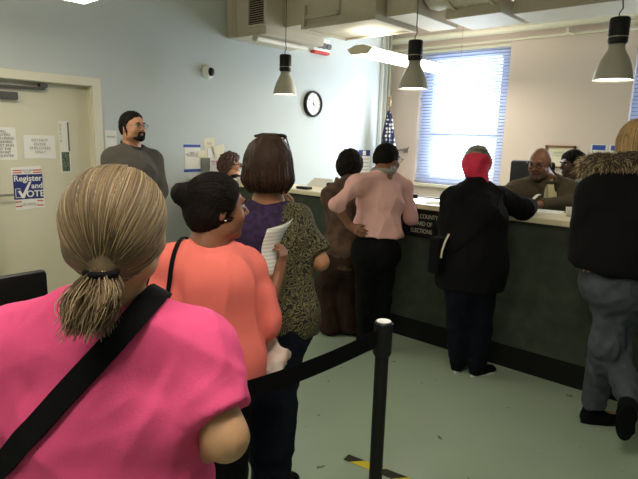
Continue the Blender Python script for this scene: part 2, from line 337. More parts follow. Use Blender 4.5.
# ------------------------------------------------------------------ window wall things
cf = empty('framed_certificate', (-2.24, WY, 1.27), 'brown wooden framed certificate on the cream wall', 'certificate')
x0, x1, z0, z1 = -2.43, -2.06, 1.24, 1.53
B().box(x0, x1, WY-.03, WY, z1-.025, z1).box(x0, x1, WY-.03, WY, z0, z0+.025).box(x0, x0+.025, WY-.03, WY, z0, z1).box(x1-.025, x1, WY-.03, WY, z0, z1).build('frame', M['wood_frame'], cf)
B().box(x0+.02, x1-.02, WY-.012, WY, z0+.02, z1-.02).build('certificate_sheet', M['cream_paper'], cf)
text('lettering', 'CERTIFICATE\nof Appreciation', .03, ((x0+x1)/2, WY-.0135, 1.42), (1, 0, 0), (0, 0, 1), M['grey_ink'], cf)
for k, (a, b, lb) in enumerate(((-1.87, -1.72, 'white notice with blue header right of the framed certificate'), (-1.66, -1.51, 'white notice with blue header above the fur hood'))):
    n_ = empty('blue_notice', (a+.07, WY, 1.3), lb, 'notice')
    B().box(a-.02, b+.02, WY-.003, WY, 1.28, 1.56).build('paper', M['white_paper'], n_)
    B().box(a, b, WY-.0045, WY-.003, 1.49, 1.55).build('blue_header', M['blue_tape'], n_)
    text('lettering', 'PUBLIC\nNOTICE', .035, (a+.07, WY-.005, 1.40), (1, 0, 0), (0, 0, 1), M['grey_ink'], n_)
hk = empty('wall_hook', (-4.58, WY, 1.38), 'small metal bracket with hooks left of the window', 'hook')
B().box(-4.62, -4.54, WY-.01, WY, 1.34, 1.42).build('plate', M['alu'], hk)
B().tube([(-4.60, WY, 1.38), (-4.64, WY-.05, 1.40), (-4.72, WY-.06, 1.36)], .012).tube([(-4.56, WY, 1.38), (-4.52, WY-.06, 1.41), (-4.48, WY-.07, 1.44)], .012).build('prong', M['alu'], hk)
# flag in the corner
fg = empty('flag_on_pole', (-4.62, 6.85, 0), 'furled flag with white stars on blue and an eagle finial in the corner', 'flag')
fx, fy = -4.62, 6.85
B().lathe([(.14, 0), (.14, .03), (.05, .05), (.02, .08)], (fx, fy, 0)).build('base', M['brass'], fg, smooth=True)
B().tube([(fx, fy, .05), (fx, fy, 2.03)], .014, 10).build('pole', M['wood_frame'], fg, smooth=True)
def flagpart(z0, z1, r0, r1):
    vs = []; n = 60; L = 24
    for i in range(L):
        t = i/(L-1); z = z1+(z0-z1)*t; r = r0+(r1-r0)*t**.8
        for k in range(n):
            a = 2*PI*k/n; rr = r*(1+.28*math.sin(6*a+t*1.5)+.1*math.sin(13*a)); vs.append((fx+rr*math.cos(a), fy+rr*math.sin(a)*.8, z))
    return B().add(vs, [(i*n+k, i*n+(k+1) % n, (i+1)*n+(k+1) % n, (i+1)*n+k) for i in range(L-1) for k in range(n)])
fm = mat('star_field', S(28, 34, 70), .8); nt = fm.node_tree; vo = nt.nodes.new('ShaderNodeTexVoronoi'); vo.inputs['Scale'].default_value = 17; vo.inputs['Randomness'].default_value = .25
rr = nt.nodes.new('ShaderNodeValToRGB'); rr.color_ramp.elements[0].position = .34; rr.color_ramp.elements[0].color = (.75, .75, .75, 1); rr.color_ramp.elements[1].position = .38; rr.color_ramp.elements[1].color = (*S(28, 34, 70), 1)
nt.links.new(nt.nodes['Texture Coordinate'].outputs['Object'], vo.inputs[0]); nt.links.new(vo.outputs[0], rr.inputs[0]); nt.links.new(rr.outputs[0], nt.nodes['Principled BSDF'].inputs['Base Color'])
flagpart(1.25, 1.97, .02, .12).build('star_field', fm, fg, smooth=True)
flagpart(.62, 1.25, .12, .10).build('striped_cloth', stripe_mat('flag_stripes', S(160, 30, 35), S(205, 200, 195), 9), fg, smooth=True)
B().lathe([(.0, .0), (.02, .01), (.028, .03), (.02, .05), (.03, .07), (.022, .11), (.012, .15), (0, .155)], (fx, fy, 2.03), 16).add([(fx-.06, fy, 2.20), (fx, fy, 2.08), (fx, fy+.01, 2.13), (fx+.06, fy, 2.20), (fx, fy-.02, 2.13)], [(0, 1, 2), (3, 1, 2), (0, 1, 4), (3, 1, 4)]).build('eagle_finial', M['brass'], fg)

# ------------------------------------------------------------------ ducts
dA = empty('supply_duct', (-4.5, 4.4, 2.6), 'beige duct end with a black air grille against the left wall', 'duct')
B().box(-4.78, -4.31, 4.02, 4.95, 2.6, 3.29, bev=.006).build('duct_body', M['duct'], dA)
B().box(LX+.001, -4.78, 3.99, 4.98, 2.60, 3.29).box(-4.86, -4.79, 3.965, 4.0, 2.62, 3.29).build('wall_flange', M['duct'], dA)
gr = B().box(-4.55, -4.30, 4.005, 4.02, 2.70, 3.1).build('grille', M['black_metal'], dA)
g2 = B()
for k in range(17): z = 2.712+k*.0225; g2.add([(-4.545, 3.992, z), (-4.305, 3.992, z), (-4.305, 4.003, z+.011), (-4.545, 4.003, z+.011)], [(0, 1, 2, 3)])
g2.box(-4.565, -4.545, 3.985, 4.02, 2.69, 3.1).box(-4.305, -4.285, 3.985, 4.02, 2.69, 3.1).box(-4.565, -4.285, 3.985, 4.02, 2.68, 2.70).build('grille_louvres', M['duct'], gr)
tag(B().tube([(-4.42, 3.96, 2.56), (-4.42, 3.965, 2.56), (-4.42, 4.0, 2.56), (-4.42, 4.005, 2.56), (-4.42, 4.78, 2.56)], [.02, .036, .036, .026, .026], 12).build('duct_pipe', M['duct'], smooth=True), 'beige pipe with rounded ends running under the grilled duct', 'pipe')
dA2 = tag(B().box(-4.30, -3.86, 4.28, 5.0, 2.70, 3.29, bev=.005).build('duct_link', M['duct']), 'beige plain duct section between the grilled end and the flanged box', 'duct')
dB = empty('flanged_duct', (-3.4, 4.4, 2.6), 'large beige duct box with flanged edges above the strip light', 'duct')
B().box(-3.80, -2.98, 4.10, 4.74, 2.61, 3.29, bev=.005).build('duct_body', M['duct'], dB)
B().box(-3.84, -3.80, 4.06, 4.78, 2.595, 2.82).box(-3.80, -3.38, 4.07, 4.10, 2.69, 2.725).box(-3.40, -3.37, 4.07, 4.1, 2.69, 3.29).box(-3.80, -2.98, 4.07, 4.10, 2.595, 2.625).box(-3.82, -2.98, 4.74, 4.77, 2.595, 2.625).build('flange', M['duct'], dB)
B().box(-2.98, -2.94, 4.06, 4.78, 2.59, 3.29).build('flange', M['duct'], dB)
tag(B().box(-2.92, -2.62, 4.2, 5.0, 2.63, 3.29, bev=.005).build('duct_branch', M['duct']), 'short beige duct section behind the middle pendant cord', 'duct')
dC = empty('round_duct', (-2.2, 4.7, 2.6), 'beige round duct with ribs sitting on a square box', 'duct')
B().box(-2.48, -1.97, 4.48, 5.02, 2.605, 2.74, bev=.006).build('square_box', M['duct'], dC)
b_ = B()
for k in range(15):
    xx = -2.6+k*.045; r = .235 if k % 2 else .225
    b_.v += [(xx, 4.45+r*math.cos(2*PI*j/28), 2.92+r*math.sin(2*PI*j/28)) for j in range(28)]
for k in range(14):
    for j in range(28): b_.f.append((k*28+j, k*28+(j+1) % 28, (k+1)*28+(j+1) % 28, (k+1)*28+j)); b_.m.append(0)
b_.build('ribbed_tube', M['duct'], dC, smooth=True)
for xx in (-2.4, -2.05): 
    bb = B(); bb.tube([(xx, 4.45, 2.92), (xx+.03, 4.45, 2.92)], .25, 28).build('clamp_ring', M['duct'], dC)
tag(B().box(-1.92, 1.2, 4.60, 5.10, 2.605, 3.29, bev=.006).build('long_duct', M['duct']), 'long beige duct running off the right edge overhead', 'duct')
tag(B().tube([(-1.55, 6.4, 2.75), (-1.2, 6.4, 2.78)], .05, 12).build('pipe_stub', M['duct'], smooth=True), 'short beige pipe high beside the right pendant lamp', 'pipe')
tag(B().box(-2.30, -2.27, 7.18, 7.21, 2.88, 2.96).tube([(-2.285, 7.19, 2.9), (-2.2, 7.18, 2.86)], .014, 6).build('pipe_clamp', M['trim']), 'small white pipe clamp high on the cream wall', 'clamp')

# ------------------------------------------------------------------ room lights, plus one unseen strip light added
def strip_light(x, y0, y1, z, label, power):
    t = empty('strip_light', (x, (y0+y1)/2, z), label, 'strip light', 'hanging fluorescent strip lights')
    prof = [(-.155, .025), (-.10, -.03), (.10, -.03), (.155, .025), (.05, .06), (-.05, .06)]
    vs = [(x+a, yy, z+b) for yy in (y0, y1) for a, b in prof]
    B().add([(x+a, yy, z+b) for yy in (y0, y1) for a, b in ((-.155, .025), (-.10, -.03), (-.05, .06), (.05, .06), (.10, -.03), (.155, .025))], [(0, 1, 7, 6), (0, 2, 8, 6), (2, 3, 9, 8), (3, 5, 11, 9), (4, 5, 11, 10)]).build('housing', M['trim'], t)
    for ye in (y0, y1): B().add([(x-.155, ye, z+.025), (x-.10, ye, z-.03), (x+.10, ye, z-.03), (x+.155, ye, z+.025), (x+.05, ye, z+.06), (x-.05, ye, z+.06)], [(0, 1, 2, 3, 4, 5)]).build('end_cap', M['trim'], t)
    B().box(x-.1, x+.1, y0+.01, y1-.01, z-.034, z-.029).add([(x+.10, y0+.01, z-.031), (x+.156, y0+.01, z+.024), (x+.156, y1-.01, z+.024), (x+.10, y1-.01, z-.031)], [(0, 1, 2, 3)]).build('diffuser', M['tube_glow'], t)
    for yy, zt in ((y0+.30, 2.60 if y0 > 4 else CZ), (y1-.25, CZ)): B().tube([(x, yy, z+.06), (x, yy, zt)], .003, 5).build('hanger', M['alu'], t)
    a = area('strip_light_lamp', (x, (y0+y1)/2, z-.05), (0, 0, 0), .18, y1-y0-.05, power, (1, .91, .76)); a.parent = t; a.location = (0, 0, -.05)
    a = area('strip_light_lamp', (x, (y0+y1)/2, z+.1), (0, 0, 0), .18, y1-y0-.05, power*(.6 if y0 > 4 else 1.15), (1, .93, .80)); a.parent = t; a.location = (0, 0, .1); a.rotation_euler = (PI, 0, 0)
strip_light(-3.36, 4.40, 6.80, 2.40, 'white strip light hanging in front of the window', 26)
strip_light(-3.75, -.8, 1.88, 2.45, 'strip light whose end tip shows at the top left edge', 19)
strip_light(-.6, -1.2, 1.5, 2.55, 'added strip light overhead out of view, brightening the foreground', 19)  # unseen fixture, added to brighten the foreground from above
def bell_lamp(x, y, z, label, power=2.5):
    t = empty('pendant_lamp', (x, y, z), label, 'pendant lamp', 'bell shaped pendant lamps over the counter')
    s = 1.0
    out_ = [(.122, 0), (.120, .012), (.113, .045), (.100, .09), (.082, .135), (.062, .170), (.050, .195), (.046, .235)]
    B().lathe(out_+[(.04, .235), (.045, .19), (.075, .135), (.095, .09), (.108, .045), (.116, .01), (.122, 0)], (x, y, z), 40).build('bell_shade', M['shade'], t, smooth=True)
    B().lathe([(0, .225), (.054, .225), (.060, .232), (.060, .375), (.054, .385), (0, .385)], (x, y, z), 32).build('black_cap', M['black_plastic'], t, autosm=True)
    B().lathe([(.061, .262), (.0615, .266), (.061, .27)], (x, y, z), 32).build('cap_groove', M['alu'], t)
    B().lathe([(0, .012), (.113, .012), (.113, .02), (0, .022)], (x, y, z), 32).build('lens', M['lamp_glow'], t)
    B().tube([(x, y, z+.38), (x-.012, y, z+.41), (x+.008, y, z+.44), (x, y, z+.5), (x, y, CZ)], .0045, 6).build('cord', M['dark_grey'], t)
    l = bpy.data.lights.new('pendant_bulb', 'SPOT'); l.energy = power; l.color = (1, .93, .82); l.spot_size = 2.4; l.spot_blend = .5; l.shadow_soft_size = .09
    o = bpy.data.objects.new('pendant_bulb', l); COL.objects.link(o); o.parent = t; o.location = (0, 0, .005)
M['shade'] = mat('shade', S(172, 168, 152), .45)
for k, lb in enumerate(('left of the three bell pendant lamps, beside the clock', 'middle bell pendant lamp hanging before the window', 'right and nearest bell pendant lamp over the bald clerk')):
    bell_lamp(-3.94+1.5*k, 3.95, 1.965, lb)

# ------------------------------------------------------------------ service counter
CY = 3.5
ct = empty('service_counter', (-2, CY, 0), 'long dark green service counter with black base', 'counter')
B().box(-4.88, 1.6, CY+.0, CY+.28, .17, 1.045).build('front_panel', M['counter_green'], ct)
B().box(-4.88, 1.6, CY+.02, CY+.26, 0, .17).build('toe_kick', M['kick'], ct)
tag(B().box(-4.88, 1.6, CY-.05, CY+.36, 1.046, 1.085, bev=.006).build('countertop', M['countertop']), 'long cream laminate worktop of the green counter', 'countertop')
sg = empty('counter_sign', (-1.96, CY-.03, .84), 'black sign with white letters on the front of the green counter', 'sign')
p0 = py_(407, 207, CY-.02); p1 = py_(447, 240, CY-.02)
SX0, SX1, SZ0, SZ1 = -2.17, -1.78, .83, 1.035
B().box(SX0, SX1, CY-.022, CY-.001, SZ0, SZ1, bev=.003).build('board', M['black_plastic'], sg)
for k, s_ in enumerate(('KINGS COUNTY', 'BOARD OF', 'ELECTIONS')): text('lettering', s_, .045, ((SX0+SX1)/2-.03, CY-.0235, SZ1-.045-.056*k), (1, 0, 0), (0, 0, 1), M['trim'], sg, squash=.80)
TZ = 1.0865
def ctop_sheet(name, px, py, w_, h_, rz, label, m='white_paper', cat='paper', z=TZ, group=None):
    p = pz(px, py, z); c, s = math.cos(rz), math.sin(rz)
    vs = [(p.x+a*c-b*s, p.y+a*s+b*c, z+dz) for dz in (0, .002) for a, b in ((-w_/2, -h_/2), (w_/2, -h_/2), (w_/2, h_/2), (-w_/2, h_/2))]
    return tag(B().add(vs, [(0, 1, 2, 3), (4, 5, 6, 7), (0, 1, 5, 4), (1, 2, 6, 5), (2, 3, 7, 6), (3, 0, 4, 7)]).build(name, M[m]), label, cat, group)
# leaning form holder, black phone, dark stapler
p = pz(313, 187, TZ)
fh = tag(B().add([(p.x-.14, p.y+.06, TZ), (p.x+.14, p.y+.06, TZ), (p.x+.12, p.y+.14, TZ+.075), (p.x-.11, p.y+.14, TZ+.075), (p.x-.14, p.y+.20, TZ), (p.x+.14, p.y+.20, TZ)], [(0, 1, 2, 3), (4, 5, 2, 3), (0, 3, 4), (1, 2, 5)]).build('form_holder', M['white_paper']), 'white sloped form holder on the counter left of the pink jacket', 'form holder')
p = pz(303, 189, TZ); tag(B().box(p.x-.07, p.x+.07, p.y-.02, p.y+.05, TZ, TZ+.022, bev=.006).build('black_stapler', M['black_plastic']), 'flat black stapler on the counter before the form holder', 'stapler')
p = pz(328, 190, TZ); tag(B().box(p.x-.07, p.x+.08, p.y+.05, p.y+.17, TZ, TZ+.06, bev=.012).build('desk_phone', M['black_plastic']), 'dark desk phone on the counter behind the brown coat', 'phone')
ctop_sheet('loose_form', 437, 203, .16, .2, .3, 'cream form on the counter right of the pink jacket', 'cream_paper')
ctop_sheet('loose_form', 541, 211, .28, .2, .1, 'white form on the counter before the bald clerk')
ctop_sheet('loose_form', 522, 206, .2, .16, -.4, 'cream form by the black coat sleeve on the counter', 'cream_paper', z=TZ+.003)
p = pz(567, 217, TZ); tag(B().lathe([(0, 0), (.022, 0), (.028, .06), (.026, .06), (.02, .004), (0, .004)], (p.x, p.y+.05, TZ), 20).build('paper_cup', M['white_paper'], smooth=True), 'small white cup on the counter by the fur hooded coat', 'cup')
p = pz(239, 183, TZ); tag(B().box(p.x-.10, p.x+.12, p.y+.05, p.y+.25, TZ, TZ+.05, bev=.004).build('paper_stack', M['white_paper']), 'white stack of forms on the counter before the curly haired clerk', 'paper stack')

# ------------------------------------------------------------------ barrier posts
def stanchion(x, y, h, label, belt_to=None):
    t = empty('barrier_post', (x, y, 0), label, 'barrier post', 'black queue barrier posts')
    B().lathe([(0, 0), (.17, 0), (.17, .012), (.05, .03), (.034, .05), (0, .05)], (x, y, 0), 32).build('base', M['black_metal'], t, autosm=True)
    B().lathe([(.0, .04), (.0255, .04), (.0255, h-.11), (0, h-.11)], (x, y, 0), 24).build('pole', M['black_metal'], t, autosm=True)
    B().lathe([(0, h-.13), (.030, h-.13), (.034, h-.12), (.034, h-.005), (.030, h), (0, h)], (x, y, 0), 24).build('belt_housing', M['black_plastic'], t, autosm=True)
    B().lathe([(0, h), (.026, h), (.026, h+.003), (0, h+.004)], (x, y, 0), 24).build('white_cap', M['white_plastic'], t)
    if belt_to:
        a = V((x, y, h-.055)); b = V(belt_to); d = (b-a).normalized()
        pts = [a+(b-a)*(k/16) - V((0, 0, .02*math.sin(PI*k/16))) for k in range(17)]
        B().ribbon(pts, (0, 0, 1), .064, .002).build('belt', M['belt'], t)
stanchion(-1.03, 1.56, .895, 'black barrier post with white top in the open floor', (-1.22, .90, .755))
stanchion(-1.24, .87, .82, 'black barrier post standing between the pink T-shirt and the coral blouse')
ht = stripe_mat('hazard', S(205, 190, 50), S(40, 38, 30), 2.1, 'X', .7)
p0 = pz(346, 457, .002); p1 = pz(410, 482, .002); d = (p1-p0).normalized(); n_ = V((-d.y, d.x, 0))*.026
tag(B().add([p0+n_, p0-n_, p1-n_, p1+n_]+[v+V((0, 0, .0015)) for v in (p0+n_, p0-n_, p1-n_, p1+n_)], [(0, 1, 2, 3), (4, 5, 6, 7), (0, 1, 5, 4), (2, 3, 7, 6), (1, 2, 6, 5), (3, 0, 4, 7)]).build('floor_tape', ht), 'yellow and black hazard tape strip stuck on the floor', 'floor tape')

# ------------------------------------------------------------------ office chairs
def chair(x, y, rz, label, seat=.46, top=.98, wd=.46, m='black_plastic'):
    t = empty('office_chair', (x, y, 0), label, 'chair', 'dark chairs'); c, s = math.cos(rz), math.sin(rz)
    R = Matrix.Translation((x, y, 0)) @ Matrix.Rotation(rz, 4, 'Z')
    def put(b, name, mm, **k): b.v = [tuple(R @ V(v)) for v in b.v]; return b.build(name, mm, t, **k)
    put(B().box(-wd/2, wd/2, -.22, .24, seat-.07, seat, bev=.025), 'seat', M[m], autosm=True)
    put(B().box(-wd/2, wd/2, -.29, -.235, seat+.10, top, bev=.024), 'backrest', M[m], autosm=True)
    put(B().box(-.03, .03, -.275, -.20, seat-.05, seat+.15), 'back_support', M['black_metal'])
    for a, b in ((-1, -1), (1, -1), (1, 1), (-1, 1)): put(B().tube([(a*.14, b*.12, seat-.07), (a*.21, b*.22, .0)], .012, 8), 'leg', M['black_metal'])
pc = pz(46, 269, .86)
chair(pc.x+.26, pc.y-.25, -PI/2, 'black chair back at the left edge in front of the door', top=.86, wd=.50)
p = py_(516, 161, 4.62); chair(p.x, p.y, PI-.2, 'black high-backed chair behind the bald clerk', top=p.z, wd=.42)
p = py_(430, 194, 5.0); chair(p.x, p.y, .3, 'dark rounded chair top showing above the counter below the window', top=p.z, wd=.34)
# ================================================================== PEOPLE
# smooth implicit surfaces on a grid, turned into one continuous mesh
def smin(a, b, k):
    h = np.maximum(k-np.abs(a-b), 0)/k
    return np.minimum(a, b)-h*h*k*.25
class Field:
    def __init__(s, lo, hi, h, fine=()):
        ax = []
        for i in range(3):
            p = lo[i]; L = [p]
            while p < hi[i]:
                st = h
                for (c, r, hf) in fine:
                    if c[i]-r-h < p < c[i]+r: st = min(st, hf)
                p += st; L.append(p)
            ax.append(np.array(L, np.float32))
        s.ax = ax; s.F = np.full([len(a) for a in ax], 1.0, np.float32)
    def win(s, lo, hi):
        sl = []
        for i in range(3):
            a = np.searchsorted(s.ax[i], lo[i]); b = np.searchsorted(s.ax[i], hi[i]); sl.append(slice(int(a), int(b)))
        return tuple(sl)
    def grid(s, sl):
        return s.ax[0][sl[0]][:, None, None], s.ax[1][sl[1]][None, :, None], s.ax[2][sl[2]][None, None, :]
    def put(s, sl, d, k, sub):
        if d.size == 0: return
        f = s.F[sl]
        s.F[sl] = -smin(-f, d, k) if sub else smin(f, d, k)
    def seg(s, p0, p1, r0, r1=None, lat=None, k=.02, sub=False, cut=None):
        """tapered limb from p0 to p1; r scalar or (lateral, depth) with lateral axis lat"""
        p0 = V(p0); p1 = V(p1); r1 = r0 if r1 is None else r1
        A0, B0 = r0 if isinstance(r0, tuple) else (r0, r0); A1, B1 = r1 if isinstance(r1, tuple) else (r1, r1)
        m = max(A0, B0, A1, B1)+k+.012
        sl = s.win([min(p0[i], p1[i])-m for i in range(3)], [max(p0[i], p1[i])+m for i in range(3)])
        x, y, z = s.grid(sl)
        ba = p1-p0; L2 = max(ba.length_squared, 1e-9)
        qx, qy, qz = x-p0.x, y-p0.y, z-p0.z
        t = np.clip((qx*ba.x+qy*ba.y+qz*ba.z)/L2, 0, 1)
        qx, qy, qz = qx-t*ba.x, qy-t*ba.y, qz-t*ba.z
        A = A0+(A1-A0)*t; Bq = B0+(B1-B0)*t
        if lat is None or (A0 == B0 and A1 == B1): d = np.sqrt(qx*qx+qy*qy+qz*qz)-A
        else:
            axs = ba.normalized() if ba.length > 1e-5 else V((0, 0, 1)); l = V(lat); l = (l-axs*l.dot(axs)).normalized()
            u = qx*l.x+qy*l.y+qz*l.z; r2 = np.maximum(qx*qx+qy*qy+qz*qz-u*u, 0)
            n = np.sqrt((u/A)**2+r2/(Bq*Bq)); mn = np.minimum(A, Bq)
            d = (n-1)*mn
        if cut:
            for (c, nn) in cut: c = V(c); nn = V(nn).normalized(); d = np.maximum(d, (x-c.x)*nn.x+(y-c.y)*nn.y+(z-c.z)*nn.z)
        s.put(sl, d, k, sub)
    def ell(s, c, r, ax, k=.02, sub=False, cut=None):
        """ellipsoid, ax = three unit axes"""
        m = max(r)+k+.012; c = V(c)
        sl = s.win([c[i]-m for i in range(3)], [c[i]+m for i in range(3)]); x, y, z = s.grid(sl)
        x = x-c.x; y = y-c.y; z = z-c.z; n = 0
        for a, rr in zip(ax, r): n = n+((x*a.x+y*a.y+z*a.z)/rr)**2
        d = (np.sqrt(n)-1)*min(r)
        if cut:
            for (cc, nn) in cut: cc = V(cc)-c; nn = V(nn).normalized(); d = np.maximum(d, (x-cc.x)*nn.x+(y-cc.y)*nn.y+(z-cc.z)*nn.z)
        s.put(sl, d, k, sub)
    def plane(s, c, n, k=.006):
        """keep only the side the normal points away from"""
        c = V(c); n = V(n).normalized(); x, y, z = s.grid((slice(None),)*3)
        d = (x-c.x)*n.x+(y-c.y)*n.y+(z-c.z)*n.z
        s.F = -smin(-s.F, -d.astype(np.float32), k)
    def mesh(s):
        F = s.F; ins = F < 0; nx, ny, nz = F.shape
        acc = np.zeros((nx*ny*nz, 4)); quads = []
        ST = (ny*nz, nz, 1)
        for a in range(3):
            sa = [slice(None)]*3; sb = [slice(None)]*3; sa[a] = slice(0, -1); sb[a] = slice(1, None)
            cr = ins[tuple(sa)] != ins[tuple(sb)]; idx = np.argwhere(cr)
            idx = idx[np.all([(idx[:, o] > 0) & (idx[:, o] < F.shape[o]-1) for o in range(3) if o != a], axis=0)]
            f0 = F[idx[:, 0], idx[:, 1], idx[:, 2]]; j = idx.copy(); j[:, a] += 1; f1 = F[j[:, 0], j[:, 1], j[:, 2]]
            t = f0/(f0-f1); P = np.stack([s.ax[i][idx[:, i]] for i in range(3)], 1).astype(float); P[:, a] += t*(s.ax[a][j[:, a]]-s.ax[a][idx[:, a]])
            o1, o2 = [(1, 2), (2, 0), (0, 1)][a]
            lin = idx[:, 0]*ST[0]+idx[:, 1]*ST[1]+idx[:, 2]
            c = [lin, lin-ST[o1], lin-ST[o1]-ST[o2], lin-ST[o2]]
            for cc in c:
                for q_ in range(3): acc[:, q_] += np.bincount(cc, P[:, q_], acc.shape[0])
                acc[:, 3] += np.bincount(cc, minlength=acc.shape[0])
            Q = np.stack(c, 1); fl = f0 > 0; Q[fl] = Q[fl][:, ::-1]; quads.append(Q)
        use = acc[:, 3] > 0; ids = -np.ones(acc.shape[0], int); ids[use] = np.arange(use.sum())
        return acc[use, :3]/acc[use, 3:4], ids[np.concatenate(quads)]
def vnormals(v, q_):
    n = np.cross(v[q_[:, 2]]-v[q_[:, 0]], v[q_[:, 3]]-v[q_[:, 1]]); N = np.zeros_like(v)
    for k in range(4):
        for a in range(3): N[:, a] += np.bincount(q_[:, k], n[:, a], len(v))
    return N/np.maximum(np.linalg.norm(N, axis=1, keepdims=True), 1e-9)
def relax(v, q_, it=1):
    for _ in range(it):
        S_ = np.zeros_like(v); C_ = np.zeros(len(v))
        for a in range(4):
            b = (a+1) % 4
            for i, j in ((a, b), (b, a)):
                C_ += np.bincount(q_[:, i], minlength=len(v))
                for c in range(3): S_[:, c] += np.bincount(q_[:, i], v[q_[:, j], c], len(v))
        v = v*.5+.5*S_/np.maximum(C_, 1)[:, None]
    return v
def emit_mesh(name, fld, mats, parent, fold=None, smooth_it=1, matfn=None):
    v, q_ = fld.mesh(); v = relax(v, q_, smooth_it)
    if fold is not None: v = v+vnormals(v, q_)*fold(v)[:, None]
    me = bpy.data.meshes.new(name); me.vertices.add(len(v)); me.vertices.foreach_set('co', v.astype(np.float32).ravel())
    me.loops.add(q_.size); me.loops.foreach_set('vertex_index', q_.astype(np.int32).ravel())
    me.polygons.add(len(q_)); me.polygons.foreach_set('loop_start', np.arange(0, q_.size, 4, dtype=np.int32)); me.update(calc_edges=True)
    if matfn is not None: me.polygons.foreach_set('material_index', matfn(v[q_].mean(1)).astype(np.int32))
    bv = None
    o = link(name, me, mats, parent, smooth=True)
    o_v[o.name] = (v, q_)
    return o
o_v = {}
def bvh(o): v, q_ = o_v[o.name]; return BVHTree.FromPolygons([tuple(a) for a in v], [tuple(a) for a in q_])
def folds(amp, sx=9, sz=3, seed=0, dirv=(0, 0, 1), sharp=1.0, amp2=None):
    """soft cloth folds that run along dirv"""
    d = V(dirv).normalized(); e = d.orthogonal().normalized(); f = d.cross(e)
    D = np.array([e, f, d])
    def fn(v):
        p = v @ D.T; out_ = np.empty(len(v)); a2 = amp*.35 if amp2 is None else amp2
        for i, (a, b, c) in enumerate(p):
            n = noise.noise((a*sx+seed, b*sx, c*sz+seed)); m = noise.noise((a*sx*2.3+seed, b*sx*2.3+9, c*sz*2.3))
            out_[i] = amp*(1-2*abs(n)**.8*1.6*sharp)+a2*m
        return out_
    return fn

# ---- joints
FV = V((-math.sin(YAW), math.cos(YAW), 0)); RV = V((math.cos(YAW), math.sin(YAW), 0)); UP = V((0, 0, 1))
def face(deg):                  # heading measured clockwise from the photographer's own
    a = math.radians(deg); return FV*math.cos(a)+RV*math.sin(a)
def stand(base, deg, H, g=1.0, foot=.10, hipw=.052, shw=.108):
    f = face(deg); r = V((f.y, -f.x, 0)); b = V((base[0], base[1], 0)); s = H/1.65
    J = dict(f=f, r=r, s=s, g=g, base=b, H=H)
    at = lambda a, z, c=0: b+r*(a*H)+UP*(z*H)+f*(c*H)
    J.update(pv=at(0, .535), wa=at(0, .62), ch=at(0, .735, -.005), up=at(0, .80, -.012), nb=at(0, .845, -.008), hc=at(0, .935, .012))
    for k, sg_ in (('l', -1), ('r', 1)):
        J['s'+k] = at(sg_*shw, .80, -.012); J['e'+k] = at(sg_*.135, .625, -.02); J['w'+k] = at(sg_*.13, .48, .03)
        J['h'+k] = at(sg_*hipw, .50); J['k'+k] = at(sg_*(hipw+.004), .275, .008); J['a'+k] = at(sg_*foot*.55, .045, -.01); J['t'+k] = f.copy()
        J['hand_'+k] = (V((0, 0, -1)), r*(-sg_))     # finger direction, palm normal
    J['hf'] = f.copy(); J['hu'] = UP.copy()
    return J
def setj(J, **kw):
    for k, v in kw.items(): J[k] = v
    return J
def torso(F, J, o=0, k=.05, hem=None, top=True, gb=1.0, cut=None):
    s, g, r = J['s'], J['g'], J['r']; a = lambda A, Bq: ((A*g)*s+o, (Bq*g*gb)*s+o)
    F.seg(J['pv']-UP*.05*s, J['pv']+UP*.04*s, a(.158, .112), a(.160, .112), r, k, cut=cut)
    F.seg(J['pv']+UP*.04*s, J['wa'], a(.158, .112), a(.132, .095), r, k, cut=cut)
    F.seg(J['wa'], J['ch'], a(.132, .095), a(.150, .108), r, k, cut=cut)
    F.seg(J['ch'], J['up']-UP*.02*s, a(.150, .108), a(.135, .082), r, k, cut=cut)
    if top:
        F.seg(J['sl'], J['sr'], .046*s+o, .046*s+o, None, .04, cut=cut)
        for q_ in ('sl', 'sr'): F.seg(J['nb']-UP*.0*s, J[q_], .040*s+o, .044*s+o, None, .05, cut=cut)
def arm(F, J, q_, o=0, upto='w', k=.03, cut=None, g=1.0, flare=0):
    s = J['s']; S_, E_, W_ = J['s'+q_], J['e'+q_], J['w'+q_]; gg = g*(.6+.4*J['g'])
    F.seg(S_, E_, .050*s*gg+o, .038*s*gg+o+flare, None, k, cut=cut if upto == 'e' else None)
    if upto == 'w': F.seg(E_, W_, .037*s*gg+o+flare, (.027*s*gg+o+flare, .023*s*gg+o+flare) if False else .026*s*gg+o+flare, None, k, cut=cut)
def legs(F, J, o=0, k=.03, flare=0, cut=None, g=1.0, calf=True):
    s = J['s']; gg = g*(.55+.45*J['g'])
    for q_ in 'lr':
        H_, K_, A_ = J['h'+q_], J['k'+q_], J['a'+q_]
        F.seg(H_, K_, .083*s*gg+o, .055*s*gg+o+flare*.5, None, k)
        F.seg(K_, A_, .055*s*gg+o+flare*.5, .036*s*gg+o+flare, None, k, cut=cut)
        if calf: F.seg(K_+(A_-K_)*.2-J['f']*.012, K_+(A_-K_)*.5-J['f']*.012, .052*s*gg+o, .046*s*gg+o, None, k)
        F.ell(J['pv']+J['r']*(.07*s*(1 if q_ == 'r' else -1))-J['f']*.055*s-UP*.03*s, ((.085*s+o), (.075*s+o), (.095*s+o)), (J['r'], J['f'], UP), .04)
def head_ax(J):
    f = V(J['hf']).normalized(); u = V(J['hu']); u = (u-f*u.dot(f)).normalized(); return f, f.cross(u), u
